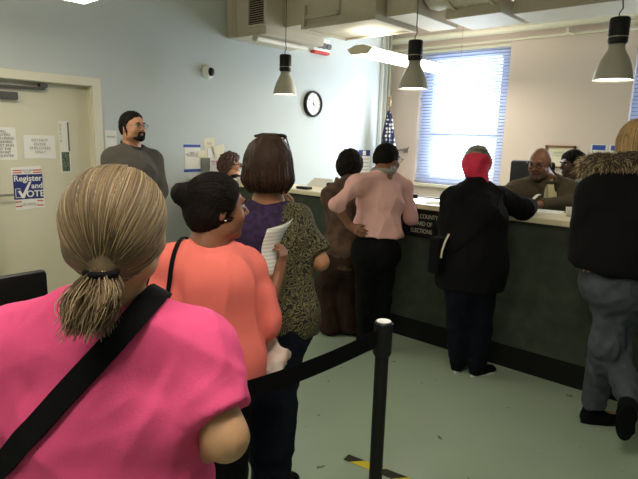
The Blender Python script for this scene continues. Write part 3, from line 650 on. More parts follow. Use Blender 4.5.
def head(F, J, chin=1.0, fat=1.0):
    f, r, u = head_ax(J); s = J.get('hs', J['s']**.4); c = V(J['hc']); P = lambda a, b, z: c+r*(a*s)+f*(b*s)+u*(z*s)
    F.ell(P(0, -.010, .024), (.076*s, .096*s, .088*s), (r, f, u), .02)
    F.ell(P(0, .030, -.040), (.058*s*fat, .060*s, .070*s), (r, f, u), .03)
    F.ell(P(0, .068, -.092), (.024*s*fat, .020*s, .018*s*chin), (r, f, u), .025)
    for a in (-1, 1):
        F.ell(P(a*.040, .064, -.028), (.022*s*fat, .020*s, .024*s), (r, f, u), .02)
        F.ell(P(a*.045, .010, -.072), (.022*s*fat, .032*s, .022*s), (r, f, u), .025)
    F.seg(P(-.034, .084, .028), P(.034, .084, .028), .0095*s, k=.014)
    for a in (-1, 1): F.ell(P(a*.031, .100, .008), (.016*s, .012*s, .011*s), (r, f, u), .010, sub=True)
    F.seg(P(0, .090, .016), P(0, .110, -.018), .0065*s, .0105*s, k=.009)
    for a in (-1, 1): F.ell(P(a*.012, .100, -.024), (.008*s, .010*s, .007*s), (r, f, u), .005)
    F.seg(P(-.020, .086, -.054), P(0, .093, -.052), .0055*s, .0068*s, k=.005); F.seg(P(.020, .086, -.054), P(0, .093, -.052), .0055*s, .0068*s, k=.005)
    F.seg(P(-.017, .084, -.063), P(.017, .084, -.063), .0075*s, k=.005)
    for a in (-1, 1):
        F.ell(P(a*.079, -.012, -.004), (.007*s, .018*s, .031*s), ((r*1+f*(-.35*a)).normalized(), (f+r*(.35*a)).normalized(), u), .005)
        F.ell(P(a*.087, -.006, .0), (.005*s, .009*s, .018*s), (r, f, u), .003, sub=True)
    nb = V(J['nb']); F.seg(P(0, -.020, -.050), nb, .053*s*fat, .058*s*fat, k=.03)
    F.seg(nb, nb-UP*.04, .06*s, .07*s, k=.04)
def hand5(F, W_, d, pn, side, curl=(.3, .35, .4, .45), s=1.0, spread=.10, thumb=.5):
    """palm, four jointed fingers and a thumb. d finger direction, pn palm normal, side +1 thumb along lateral"""
    d = V(d).normalized(); pn = V(pn); pn = (pn-d*pn.dot(d)).normalized(); l = d.cross(pn).normalized()*side
    W_ = V(W_); F.seg(W_-d*.02, W_+d*.02, .023*s, (.026*s), None, .015)
    K = W_+d*.085*s
    F.seg(W_+d*.02*s, K-d*.01*s, (.028*s, .014*s), (.038*s, .0125*s), l, .012)
    for i, (ln, off, cu) in enumerate(zip((.074, .082, .077, .060), (.030, .010, -.010, -.029), curl)):
        p = K+l*(off*s)-d*(.004*s*abs(i-1)); a = 0; sp = (1.5-i)*spread*.35
        dr = (d+l*sp).normalized(); r = .0088*s*(1 if i < 3 else .88)
        for j, fr in enumerate((.45, .32, .25)):
            a += cu*(1.0 if j else .8); q_ = p+(dr*math.cos(a)+pn*math.sin(a))*(ln*fr*s)
            F.seg(p, q_, r, r*.92, None, .004); p = q_; r *= .92
    p = W_+d*.018*s+l*.018*s; F.seg(W_+d*.01*s+l*.008*s, W_+d*.045*s+l*.022*s+pn*.006*s, .017*s, .014*s, None, .012)
    a = thumb; dr = (d*math.cos(a)+l*math.sin(a)+pn*.25).normalized(); q_ = W_+d*.045*s+l*.030*s
    for ln in (.034, .028): 
        q2 = q_+dr*(ln*s); F.seg(q_, q2, .0105*s, .0092*s, None, .005); q_ = q2; dr = (dr+d*.35+pn*.2).normalized()
def bounds(J, pad=.14):
    P = [v for k, v in J.items() if k in ('pv', 'hc', 'sl', 'sr', 'el', 'er', 'wl', 'wr', 'hl', 'hr', 'kl', 'kr', 'al', 'ar', 'nb', 'ch')]
    for q_ in 'lr': P.append(V(J['w'+q_])+V(J['hand_'+q_][0])*.12)
    return [min(p[i] for p in P)-pad-(.06*J['g']) for i in range(3)], [max(p[i] for p in P)+pad+.06*J['g'] for i in range(3)]
def body(J, skin, parent, hands='lr', fat=1.0, fine=.0055, curls=None, lower=True, lips=None, coarse=.016, thumbs=None):
    lo, hi = bounds(J); lo[2] = -.01 if lower else J['pv'].z-.2
    fs = [(J['hc'], .13, fine)]
    for q_ in hands: fs.append((V(J['w'+q_])+V(J['hand_'+q_][0])*.09, .11, .0055))
    F = Field(lo, hi, coarse, fs)
    torso(F, J, -.012 if True else 0, top=False); F.seg(J['sl'], J['sr'], .044*J['s'], .044*J['s'], None, .03)
    for q_ in 'lr':
        F.seg(J['nb'], J['s'+q_], .036*J['s'], .04*J['s'], None, .04); arm(F, J, q_)
        c_ = (curls or {}).get(q_, (.35, .4, .45, .5)); th = (thumbs or {}).get(q_, .55)
        hand5(F, J['w'+q_], J['hand_'+q_][0], J['hand_'+q_][1], -1 if q_ == 'r' else 1, c_, .88*J['s']**.5, thumb=th)
    if lower:
        legs(F, J, -.024)
        for q_ in 'lr': F.seg(J['a'+q_]-UP*.03, J['a'+q_]+V(J['t'+q_])*.13-UP*.045, .032, .024, None, .02)
    head(F, J, fat=fat)
    f, r, u = head_ax(J); s = J.get('hs', J['s']**.4); hc = np.array(J['hc'])
    if lips is None: lips = skin
    def mf(c):
        d = c-hc; a = d @ np.array(f)/s; z = d @ np.array(u)/s; l = np.abs(d @ np.array(r))/s
        return ((a > .085) & (z < -.047) & (z > -.071) & (l < .024)).astype(int)
    o = emit_mesh('body', F, [skin, lips], parent, matfn=mf)
    # eyes and brows
    return o
def eyes(J, parent, brow=None, iris=(.03, .018, .01)):
    f, r, u = head_ax(J); s = J.get('hs', J['s']**.4); c = V(J['hc']); P = lambda a, b, z: c+r*(a*s)+f*(b*s)+u*(z*s)
    for a in (-1, 1):
        bm = bmesh.new(); bmesh.ops.create_uvsphere(bm, u_segments=16, v_segments=12, radius=.0115*s, matrix=Matrix.Translation(P(a*.031, .0785, .008)))
        b = B().bm(bm); mi = []
        for fc in b.f:
            cc = sum((V(b.v[i]) for i in fc), V())/len(fc); mi.append(1 if (cc-P(a*.031, .0785, .008)).normalized().dot(f) > .80 else 0)
        b.m = mi; b.build('eye', [M['eye_white'], M['iris']], parent, smooth=True)
        if brow is not None: B().tube([P(a*.016, .0955, .026), P(a*.030, .096, .032), P(a*.046, .086, .027)], [.0035, .0045, .0025], 6).build('eyebrow', brow, parent, smooth=True)
def glasses(J, parent, m, round_=.020, th=.0018, z=.006, w_=1.0, h_=.8):
    f, r, u = head_ax(J); s = J.get('hs', J['s']**.4); c = V(J['hc']); P = lambda a, b, zz: c+r*(a*s)+f*(b*s)+u*(zz*s)
    t = empty_part('glasses', parent)
    fr = B()
    for a in (-1, 1):
        fr.tube([P(a*.033+round_*w_*math.cos(q_*PI/12), .108, z+round_*h_*math.sin(q_*PI/12)) for q_ in range(25)], th, 6, caps=False)
        fr.tube([P(a*(.033+round_*w_), .107, z+.004), P(a*.078, .095, z+.006), P(a*.084, .01, z+.006), P(a*.082, -.02, z-.004)], th, 6)
    fr.tube([P(-.013, .109, z), P(0, .112, z+.004), P(.013, .109, z)], th, 6)
    g = fr.build('glasses', m, parent, smooth=True)
    return g
def empty_part(*a): return None
M['eye_white'] = mat('eye_white', (.34, .31, .28), .4); M['iris'] = mat('iris', (.03, .018, .01), .2)
def shoe(J, q_, parent, m, sole=None, L=.25, toe=None, pitch=0, name='shoe', hi=.0, lift=0):
    """a shoe with an upper and a sole, flat on the ground unless pitch tips it on its toe"""
    A_ = V(J['a'+q_]); d = V(toe or J['t'+q_]); d.z = 0; d.normalize(); r = V((d.y, -d.x, 0)); s = J['s']*.97
    if pitch: R = Matrix.Rotation(-pitch, 3, r); d2 = R @ d; u = R @ UP
    else: d2, u = d, UP
    hl = V((A_.x, A_.y, 0))-d*.055*s if not pitch else A_-u*.085*s-d2*.055*s
    P = lambda a, b, z: hl+r*a*s+d2*b*s+u*z*s
    lo = [min(P(0, -.03, -.02)[i], P(0, .3, -.02)[i], P(0, 0, .2)[i])-.09 for i in range(3)]; hi_ = [max(P(0, -.03, 0)[i], P(0, .3, 0)[i], P(0, 0, .2)[i])+.09 for i in range(3)]
    F = Field(lo, hi_, .0075)
    F.seg(P(0, .035, .035), P(0, .10, .038), (.036*s, .036*s), (.040*s, .036*s), r, .03); F.seg(P(0, .10, .038), P(.004, .205, .030), (.040*s, .036*s), (.042*s, .028*s), r, .03)
    F.seg(P(0, .035, .03), P(0, .045, .085+hi), .037*s, .040*s, None, .03); F.plane(P(0, 0, .012), -u, .003); F.plane(P(0, 0, .095+hi), u, .003)
    sh = emit_mesh(name, F, [m], parent)
    vs = []; n = 28
    for z in (0.0, .016):
        for k in range(n):
            a = 2*PI*k/n; b = .125+.130*math.cos(a); w_ = (.041 if b > .1 else .036)*math.sin(a)*(1+.1*math.cos(a)); vs.append(P(w_, b, z))
    B().add(vs, [tuple(range(n))[::-1], tuple(range(n, 2*n))]+[(k, (k+1) % n, n+(k+1) % n, n+k) for k in range(n)]).build('sole', sole or m, sh)
    return sh
def strands(name, paths, rad, mats, parent, n=3, wts=None):
    """many fine hairs as one mesh"""
    vs = []; fs = []; mi = []; k0 = 0
    for pth in paths:
        m_ = int(RNG.choice(len(mats), p=wts)) if len(mats) > 1 else 0; L = len(pth); P = np.asarray(pth, float)
        T = np.gradient(P, axis=0); T /= np.maximum(np.linalg.norm(T, axis=1, keepdims=True), 1e-9)
        e = np.cross(T, [0.13, .21, .97]); e /= np.maximum(np.linalg.norm(e, axis=1, keepdims=True), 1e-9); g = np.cross(T, e)
        rr = rad*(1-.65*np.linspace(0, 1, L)**2)[:, None]
        for k in range(n):
            a = 2*PI*k/n; vs.append(P+(e*math.cos(a)+g*math.sin(a))*rr)
        for k in range(n):
            kn = (k+1) % n; i = np.arange(L-1); fs.append(np.stack([k0+k*L+i, k0+kn*L+i, k0+kn*L+i+1, k0+k*L+i+1], 1)); mi.append(np.full(L-1, m_))
        k0 += n*L
    v = np.concatenate(vs); q_ = np.concatenate(fs); mi = np.concatenate(mi)
    me = bpy.data.meshes.new(name); me.vertices.add(len(v)); me.vertices.foreach_set('co', v.astype(np.float32).ravel())
    me.loops.add(q_.size); me.loops.foreach_set('vertex_index', q_.astype(np.int32).ravel()); me.polygons.add(len(q_)); me.polygons.foreach_set('loop_start', np.arange(0, q_.size, 4, dtype=np.int32)); me.update(calc_edges=True)
    me.polygons.foreach_set('material_index', mi.astype(np.int32))
    return link(name, me, mats, parent, smooth=True)
def hair_cap(J, m, parent, t=.014, front=.02, low=-.04, amp=.004, name='hair', extra=None, freq=30, back=0, res=.007, zfac=.7, seed=0):
    """hair over the skull, open at the face"""
    f, r, u = head_ax(J); s = J.get('hs', J['s']**.4); c = V(J['hc']); P = lambda a, b, z: c+r*(a*s)+f*(b*s)+u*(z*s)
    F = Field([c[i]-.22 for i in range(3)], [c[i]+.22 for i in range(3)], res)
    F.ell(P(0, -.012, .026), ((.076*s+t), (.098*s+t), (.090*s+t)), (r, f, u), .02)
    F.ell(P(0, -.045-back, -.02), ((.066*s+t*.8), (.055*s+t), (.07*s+t*.5)), (r, f, u), .03)
    # open the face: everything ahead of a slanting line from brow to ear
    n_ = (f*1-u*zfac).normalized(); F.plane(P(0, front+.035, .03), n_, .02); 
    F.plane(P(0, 0, low), (-u+f*.2), .02)
    if extra: extra(F, P, r, f, u, s)
    return emit_mesh(name, F, [m] if not isinstance(m, list) else m, parent, folds(amp, freq, freq*.4, seed=seed, dirv=u*1+f*.3, sharp=1.0), smooth_it=1)
def strap_loop(obj_, cen, a1, a2, wd, m, parent, name='strap', off=.003, th=.004, n=90, arc=(0, 2*PI), sm=3):
    bv = bvh(obj_); pts = []; nr = []
    a1 = V(a1).normalized(); a2 = V(a2); a2 = (a2-a1*a2.dot(a1)).normalized()
    for k in range(n+1):
        t = arc[0]+(arc[1]-arc[0])*k/n; d = a1*math.cos(t)+a2*math.sin(t); o = V(cen)+d*1.2
        h = bv.ray_cast(o, -d, 1.2)
        if h[0] is None: continue
        pts.append(h[0]+h[1]*off); nr.append(h[1])
    for _ in range(sm):
        pts = [pts[0]]+[(pts[i-1]+pts[i]*2+pts[i+1])/4 for i in range(1, len(pts)-1)]+[pts[-1]]; nr = [nr[0]]+[((nr[i-1]+nr[i]*2+nr[i+1])/4).normalized() for i in range(1, len(nr)-1)]+[nr[-1]]
    for _ in range(2):
        for i, p in enumerate(pts):
            h = bv.find_nearest(p)
            if h[0] is not None:
                e = (p-h[0]); dn = e.dot(h[1])
                if dn < off: pts[i] = p+h[1]*(off-dn)
        pts = [pts[0]]+[(pts[i-1]+pts[i]*2+pts[i+1])/4 for i in range(1, len(pts)-1)]+[pts[-1]]
    nr = [nr[0]]+[(nr[i-1]+nr[i]+nr[i+1]).normalized() for i in range(1, len(nr)-1)]+[nr[-1]]
    return B().ribbon(pts, None, wd, th, ndirs=nr).build(name, m, parent, smooth=False)
def person(J, label):
    return empty('person', J['base'], label, 'person')

# ---- people materials
SK = dict(fair=mat('skin_fair', S(180, 140, 104), .55, var=.05, vscale=30), tan=mat('skin_tan', S(172, 122, 88), .55, var=.05, vscale=30),
          brown=mat('skin_brown', S(132, 88, 64), .5, var=.06, vscale=30), dark=mat('skin_dark', S(88, 56, 42), .5, var=.06, vscale=30), olive=mat('skin_olive', S(184, 132, 100), .55, var=.05, vscale=30))
LIPS = mat('lips', S(140, 70, 64), .45); LIPD = mat('lips_dark', S(96, 52, 46), .45)
def cloth(name, c, var=.04, bump=.15, bs=250, crease=.5, **k):
    m = mat(name, c, .95, var=var, vscale=8, bump=bump, bscale=bs, spec=.15, **k); nt = m.node_tree; L_ = nt.links.new
    old = [n for n in nt.nodes if n.type == 'BUMP'][0]; tc = nt.nodes['Texture Coordinate']
    mp = nt.nodes.new('ShaderNodeMapping'); mp.inputs['Rotation'].default_value = (.35, .5, .2); mp.inputs['Scale'].default_value = (1, 1, .4); L_(tc.outputs['Object'], mp.inputs[0])
    nz = nt.nodes.new('ShaderNodeTexNoise'); nz.inputs['Scale'].default_value = 11; nz.inputs['Detail'].default_value = 2; nz.inputs['Distortion'].default_value = .8; nz.noise_type = 'RIDGED_MULTIFRACTAL'; L_(mp.outputs[0], nz.inputs['Vector'])
    bp = nt.nodes.new('ShaderNodeBump'); bp.inputs['Strength'].default_value = crease; bp.inputs['Distance'].default_value = .012; L_(nz.outputs['Fac'], bp.inputs['Height']); L_(bp.outputs[0], old.inputs['Normal'])
    return m
CL = dict(pink=cloth('pink_jersey', S(222, 84, 132), crease=.9), coral=cloth('coral_chiffon', S(238, 122, 112), crease=.4), jacket=cloth('pink_tweed', S(224, 176, 170), bump=.4, crease=.7),
          black=cloth('black_cloth', (.004, .004, .005)), coat=cloth('black_coat', (.005, .005, .006)), navy=cloth('navy_cloth', (.006, .008, .016)), jeans=mat('jeans', S(66, 71, 80), .9, var=.25, vscale=14, bump=.3, bscale=300),
          darkjeans=mat('dark_jeans', S(16, 18, 30), .9, spec=.15, var=.2, vscale=10), brownpants=cloth('brown_trousers', S(54, 38, 32)), browncoat=mat('brown_coat', S(60, 42, 32), .9, vscale=16, col2=S(92, 68, 50)), grey=cloth('grey_shirt', S(82, 78, 72)), suit=cloth('olive_suit', S(84, 74, 58)),
          lightgrey=cloth('light_grey_top', S(196, 192, 190)), collar=cloth('grey_knit_collar', S(150, 148, 138), bump=.6), white=cloth('white_cloth', S(225, 222, 214)), tie=cloth('cream_tie', S(205, 196, 150)))
HR = dict(black=mat('hair_black', (.009, .007, .006), .7, bump=.3, bscale=120, spec=.12), brown=mat('hair_brown', S(54, 36, 26), .6, bump=.3, bscale=120, spec=.25), curly=mat('hair_curly', S(66, 40, 30), .5), gray1=mat('hair_ash', S(108, 90, 66), .6), gray2=mat('hair_sand', S(132, 110, 78), .6),
          gray3=mat('hair_silver', S(160, 140, 108), .6), gray4=mat('hair_dark_ash', S(94, 78, 56), .6), blonde=mat('hair_blonde', S(178, 142, 92), .5), blonde2=mat('hair_blonde_light', S(214, 180, 124), .45), greybeard=mat('beard_grey', S(86, 72, 62), .9, spec=.1), brown2=mat('hair_chestnut', S(86, 56, 38), .45))  # darkest ash tone is a strand colour of its own, mixed at random
# the blouse with dark purple middle and gold scroll print on both sides
def poncho_mat(sgn_c, rdir):
    m = mat('scroll_print', S(30, 20, 40), .85, bump=.1, bscale=200); nt = m.node_tree; b = nt.nodes['Principled BSDF']; tc = nt.nodes['Texture Coordinate']; L_ = nt.links.new
    nz = nt.nodes.new('ShaderNodeTexNoise'); nz.inputs['Scale'].default_value = 16; nz.inputs['Detail'].default_value = 2
    ma = nt.nodes.new('ShaderNodeMixRGB'); ma.inputs[0].default_value = .14; L_(tc.outputs['Object'], nz.inputs[0]); L_(tc.outputs['Object'], ma.inputs[1]); L_(nz.outputs['Color'], ma.inputs[2])
    vo = nt.nodes.new('ShaderNodeTexVoronoi'); vo.inputs['Scale'].default_value = 19; L_(ma.outputs[0], vo.inputs[0])
    mt = nt.nodes.new('ShaderNodeMath'); mt.operation = 'MULTIPLY'; mt.inputs[1].default_value = 30; L_(vo.outputs['Distance'], mt.inputs[0])
    si = nt.nodes.new('ShaderNodeMath'); si.operation = 'SINE'; L_(mt.outputs[0], si.inputs[0])
    gt = nt.nodes.new('ShaderNodeMath'); gt.operation = 'GREATER_THAN'; gt.inputs[1].default_value = .25; L_(si.outputs[0], gt.inputs[0])
    gold = nt.nodes.new('ShaderNodeMixRGB'); gold.inputs[1].default_value = (.010, .009, .010, 1); gold.inputs[2].default_value = (*S(112, 104, 66), 1); L_(gt.outputs[0], gold.inputs[0])
    pu = nt.nodes.new('ShaderNodeTexNoise'); pu.inputs['Scale'].default_value = 45; L_(tc.outputs['Object'], pu.inputs[0])
    pr = nt.nodes.new('ShaderNodeValToRGB'); pr.color_ramp.elements[0].position = .4; pr.color_ramp.elements[0].color = (*S(34, 20, 50), 1); pr.color_ramp.elements[1].position = .6; pr.color_ramp.elements[1].color = (*S(56, 30, 78), 1); L_(pu.outputs[0], pr.inputs[0])
    vm = nt.nodes.new('ShaderNodeVectorMath'); vm.operation = 'DOT_PRODUCT'; L_(tc.outputs['Object'], vm.inputs[0]); vm.inputs[1].default_value = tuple(rdir)
    ad = nt.nodes.new('ShaderNodeMath'); ad.operation = 'ADD'; ad.inputs[1].default_value = -sgn_c; L_(vm.outputs['Value'], ad.inputs[0])
    ab = nt.nodes.new('ShaderNodeMath'); ab.operation = 'ABSOLUTE'; L_(ad.outputs[0], ab.inputs[0])
    nn = nt.nodes.new('ShaderNodeTexNoise'); nn.inputs['Scale'].default_value = 14; L_(tc.outputs['Object'], nn.inputs[0])
    m2 = nt.nodes.new('ShaderNodeMath'); m2.operation = 'MULTIPLY_ADD'; m2.inputs[1].default_value = .10; L_(nn.outputs[0], m2.inputs[0]); L_(ab.outputs[0], m2.inputs[2])
    g2 = nt.nodes.new('ShaderNodeMath'); g2.operation = 'GREATER_THAN'; g2.inputs[1].default_value = .150; L_(m2.outputs[0], g2.inputs[0])
    fin = nt.nodes.new('ShaderNodeMixRGB'); L_(g2.outputs[0], fin.inputs[0]); L_(pr.outputs[0], fin.inputs[1]); L_(gold.outputs[0], fin.inputs[2]); L_(fin.outputs[0], b.inputs['Base Color'])
    return m
def garment(J, pad=.2): lo, hi = bounds(J, pad); return lo, hi
def trousers(J, m, parent, o=.014, flare=0, hem=.02, g=1.0, fold=.005, seed=0, seat=True, res=.012, name='trousers', low=None):
    lo, hi = bounds(J, .2); lo[2] = -.01; hi[2] = J['wa'].z+.1
    F = Field(lo, hi, res); legs(F, J, o, .03, flare, g=g)
    s = J['s']; r = J['r']; gg = J['g']
    F.seg(J['pv']-UP*.05*s, J['wa']+UP*.02, (.158*s*gg+o, .112*s*gg+o), (.132*s*gg+o, .095*s*gg+o), r, .05)
    F.plane(J['wa']+UP*.02, UP); F.plane((0, 0, low if low is not None else hem), -UP, .004)
    return emit_mesh(name, F, [m], parent, folds(fold, 14, 9, seed=seed, dirv=(0, .1, 1)))

# ------------------------------------------------------------------ 1 woman in the pink T-shirt, nearest
c = pt(107, 420, 1.16); J = stand((c.x, c.y), 4, 1.555, 1.42)
setj(J, hc=pt(120, 230, 1.03), hf=face(14)-UP*.08, hs=.97, nb=pt(112, 306, 1.09), up=pt(107, 345, 1.13), ch=pt(107, 405, 1.15), wa=pt(104, 500, 1.17),
     sl=pt(22, 346, 1.10), sr=pt(196, 352, 1.12), er=pt(226, 438, 1.07), wr=pt(172, 452, 1.36), el=pt(-8, 440, 1.08), wl=pt(40, 460, 1.36))
J['hand_r'] = (face(-60)-UP*.1, -UP+face(0)*.1); J['hand_l'] = (face(50)-UP*.1, -UP)
p1 = person(J, 'woman in a pink T-shirt with a blonde-grey ponytail and black strap, seen from behind')
body(J, SK['fair'], p1, coarse=.014)
eyes(J, p1, HR['gray1'])
lo, hi = bounds(J, .2); lo[2] = .68
F = Field(lo, hi, .009)
s = J['s']; r = J['r']
F.seg(J['wa']-UP*.16, J['wa'], (.232, .17), (.226, .16), r, .06); F.seg(J['wa'], J['ch'], (.226, .158), (.222, .150), r, .06)
F.seg(J['ch'], J['up']+UP*.02, (.222, .150), (.185, .110), r, .06); F.seg(J['sl'], J['sr'], .062, .062, None, .05)
for q_ in 'lr': F.seg(J['nb']-UP*.035, J['s'+q_], .060, .070, None, .06)
for q_ in 'lr':
    Sh, El = J['s'+q_], J['e'+q_]; d = (El-Sh).normalized(); F.seg(Sh, El, .070, .074, None, .045, cut=[(Sh+d*(El-Sh).length*.74, d)])
F.ell(J['nb']+UP*.045, (.070, .065, .045), (r, J['f'], UP), .01, sub=True)
F.plane((0, 0, .74), -UP)
def pinkfold(v):
    a = folds(.006, 8, 1.6, seed=3, dirv=r*.85-UP*.5+J['f']*.1, sharp=.9)(v); b_ = folds(.0045, 13, 3, seed=11, dirv=r*.6+UP*.8)(v); c_ = folds(.006, 4.5, 2.5, seed=23, dirv=r)(v); return a+b_*.7+c_*.6
ts = emit_mesh('t_shirt', F, [CL['pink']], p1, pinkfold, smooth_it=2)
trousers(J, CL['black'], p1, seed=4)
for q_ in 'lr': shoe(J, q_, p1, CL['black'])
# bag strap: passes over the right shoulder and round the left hip
bag = empty('crossbody_bag', J['base'], 'black crossbody bag strap running over the pink T-shirt back', 'bag')
a_ = pt(140, 316, 1.0); b_ = pt(11, 461, 1.0); a1 = (a_-b_).normalized(); a2 = face(0)
cen = pt(78, 386, 1.15)
strap_loop(ts, cen, a1, a2, .046, CL['black'], bag, 'bag_strap', off=.010, th=.006, n=140, sm=14)
q0 = J['base']-J['r']*.40; B().box(q0.x-.12, q0.x+.08, q0.y-.12, q0.y+.06, .66, .88, bev=.02).build('bag_body', CL['black'], bag, autosm=True)
# hair drawn back to a low ponytail
f, rr_, u = head_ax(J); hc = V(J['hc']); tie = pt(102, 270, .945)
P = lambda a, b, z: hc+rr_*a+f*b+u*z
def hx(F, P_, r_, f_, u_, s_): F.seg(P(0, -.07, -.03), tie, .05, .018, None, .03)
hair_cap(J, HR['gray1'], p1, t=.006, front=.005, low=-.085, amp=.002, extra=hx, res=.006, zfac=.35, freq=20)
paths = []
RX = (.083, .112, .097); c0_ = P(0, -.012, .026)
LZ = 1.34
td = tie-c0_; tl = np.array((td.dot(rr_)/RX[0], td.dot(f)/RX[1], td.dot(u)/RX[2]/LZ)); tn = tl/np.linalg.norm(tl); tmag = np.linalg.norm(tl)
AX = np.array([rr_, f, u]); C0 = np.array(c0_)
for k in range(8000):
    a = RNG.uniform(0, 2*PI); fr = RNG.uniform(-.15, .62); z = RNG.uniform(-.75, 1)
    # start directions over front hairline, crown and sides
    d = RNG.normal(size=3); d /= np.linalg.norm(d)
    if d[1] > .62 or d[2] < -.90 or (d[2] < -.5 and d[1] > .05): continue
    if d @ tn > .985: continue
    om = math.acos(max(-1, min(1, d @ tn))); L = 16; pp = []
    rad = RNG.uniform(.975, 1.03); wob = RNG.normal(size=3)*.009
    for i in range(L):
        t = i/(L-1); q_ = (d*math.sin((1-t)*om)+tn*math.sin(t*om))/math.sin(om)
        mag = rad+(tmag-rad)*t**2.6+(.015*math.sin(PI*t)); q_ = q_*mag+wob*math.sin(PI*t)
        if q_[2] < 0: q_[2] *= LZ
        pp.append(C0+(q_*np.array(RX)) @ AX)
    paths.append(pp)
MH = [HR['gray1'], HR['gray2'], HR['gray3'], HR['gray4']]
strands('hair', paths, .00125, MH, p1, wts=[.36, .34, .16, .14])
paths = []; T0 = np.array(tie); fv = np.array(FV); rv = np.array(RV)
for k in range(1500):
    a = RNG.uniform(0, 2*PI); r0 = .020*math.sqrt(RNG.uniform()); sp = RNG.normal(size=2)
    tipx = -.012+.036*RNG.uniform(-1, 1); tipz = -.062-.052*RNG.uniform(); tipf = -.02+.025*RNG.normal()
    pp = []
    for i in range(12):
        t = i/11; bl = math.sin(PI*min(1, t*1.15))
        off = rv*((1-t)*r0*math.cos(a)+tipx*t+.030*bl*((tipx+.012)/.036)*.8-.004*t)+np.array((0, 0, 1))*(tipz*(t**.85)+(1-t)*r0*math.sin(a)*.7)+fv*(-.018*bl+tipf*t+(r0*math.sin(a*3))*.6)
        off = off+RNG.normal(size=3)*.0005
        pp.append(T0+off)
    paths.append(pp)
strands('ponytail', paths, .0013, MH, p1, wts=[.34, .32, .12, .22])
bb = B(); bb.tube([T0+rv*.026*math.cos(t_*PI/8)+fv*(.021*math.sin(t_*PI/8)-.004)+np.array((0, 0, -.004)) for t_ in range(17)], .0065, 8, caps=False); bb.build('hair_tie', CL['black'], p1, smooth=True)

# ------------------------------------------------------------------ 2 woman in the coral blouse
c = pt(210, 300, 1.88); J = stand((c.x, c.y), 22, 1.43, 1.02)
setj(J, hc=pt(217, 208, 1.85), hf=face(60)-UP*.02, hs=1.0, nb=pt(208, 246, 1.86), up=pt(212, 270, 1.87), sl=pt(176, 266, 1.80), sr=pt(247, 268, 1.96), er=pt(264, 324, 1.99), wr=pt(279, 271, 2.06),
     el=pt(160, 330, 1.80), wl=pt(190, 345, 2.02))
J['hand_r'] = (UP*.9+face(70)*.25, face(-70)); J['hand_l'] = (face(10)+UP*.1, -UP)
p2 = person(J, 'woman in a loose coral blouse with a dark hair bun holding a white paper')
body(J, SK['brown'], p2, lips=LIPD, curls={'r': (.9, .8, .8, .8), 'l': (.7, .7, .7, .7)}, fine=.0048)
eyes(J, p2, HR['black'])
lo, hi = bounds(J, .2); lo[2] = .5; F = Field(lo, hi, .0095); r = J['r']; s = J['s']
torso(F, J, .018, .05)
F.seg(J['ch'], J['pv']+UP*.01, (.150, .115), (.185, .145), r, .06)
hemz = pz(255, 391, 0).z
Hm = pt(215, 378, 1.88)
F.seg(J['pv']+UP*.01, V((J['pv'].x, J['pv'].y, Hm.z-.05)), (.185, .145), (.19, .15), r, .05)
for q_ in 'lr':
    Sh, El = J['s'+q_], J['e'+q_]; F.seg(Sh, El+(Sh-El)*.12, .058, .068, None, .03)
    F.seg(El+(Sh-El)*.5, El-UP*.015, .066, .050, None, .03)
F.ell(J['nb']+UP*.03, (.085, .07, .045), (r, J['f'], UP), .008, sub=True)
F.plane((0, 0, Hm.z), -UP+J['r']*.05)
bl = emit_mesh('blouse', F, [CL['coral']], p2, folds(.009, 7, 1.3, seed=8, dirv=UP+r*.15), smooth_it=2)
trousers(J, CL['black'], p2, seed=6)
for q_ in 'lr': shoe(J, q_, p2, CL['black'])
sb = empty('shoulder_bag', J['base'], 'thin black bag strap over the left shoulder of the coral blouse', 'bag')
strap_loop(bl, pt(170, 330, 1.86), UP+RV*.16, FV, .014, CL['black'], sb, 'bag_strap', off=.010, n=110, sm=10)
q0 = pt(160, 390, 1.80); B().box(q0.x-.15, q0.x+.02, q0.y-.12, q0.y+.08, q0.z-.16, q0.z+.04, bev=.02).build('bag_body', CL['black'], sb, autosm=True)
f, rr_, u = head_ax(J); hc = V(J['hc'])
bun = pt(183, 194, 1.80)
def hx(F, P_, r_, f_, u_, s_):
    F.seg(P_(0, -.08, .02), bun, .030, .026, None, .02)
    F.ell(bun, (.042, .034, .041), (RV, FV, UP), .012)
hair_cap(J, HR['black'], p2, t=.010, front=.020, low=-.075, amp=.0016, extra=hx, freq=50, res=.006, zfac=.55)
paths = []; C0 = np.array(hc+u*.024-f*.01); AX = np.array([rr_, f, u]); RXx = np.array((.090, .110, .102)); tn = np.array((0, -.86, .26)); tn = tn/np.linalg.norm(tn)
for k in range(1600):
    d = RNG.normal(size=3); d /= np.linalg.norm(d)
    if d[1] > .5 or d[2] < -.72 or d @ tn > .95: continue
    om = math.acos(max(-1, min(1, d @ tn))); pp = []; rad = RNG.uniform(.96, 1.0)
    for i in range(10):
        t = i/9; q_ = (d*math.sin((1-t)*om)+tn*math.sin(t*om))/math.sin(om)*(rad+.1*t**4); pp.append(C0+(q_*RXx) @ AX)
    paths.append(pp)
bn = np.array(bun); b0 = np.array(hc-f*.118+u*.04)
for k in range(60):
    e = RNG.normal(size=3)*.004; e2 = RNG.normal(size=3)*np.array((.010, .010, .013)); tip = bn+(bn-b0)*.08+e2
    paths.append([b0*(1-t)+tip*t+e*math.sin(PI*t)*1.6+np.array((0, 0, .010))*math.sin(PI*t) for t in np.linspace(0, 1, 8)])
strands('hair', paths, .0014, [HR['black'], mat('hair_soft_black', (.018, .013, .010), .7, spec=.15)], p2, wts=[.7, .3])
bm = bmesh.new(); e_ = pt(233, 233, 1.80); bmesh.ops.create_uvsphere(bm, u_segments=10, v_segments=8, radius=.005, matrix=Matrix.Translation(hc+rr_*.088-u*.032)); B().bm(bm).build('earring', M['chrome'], p2, smooth=True)
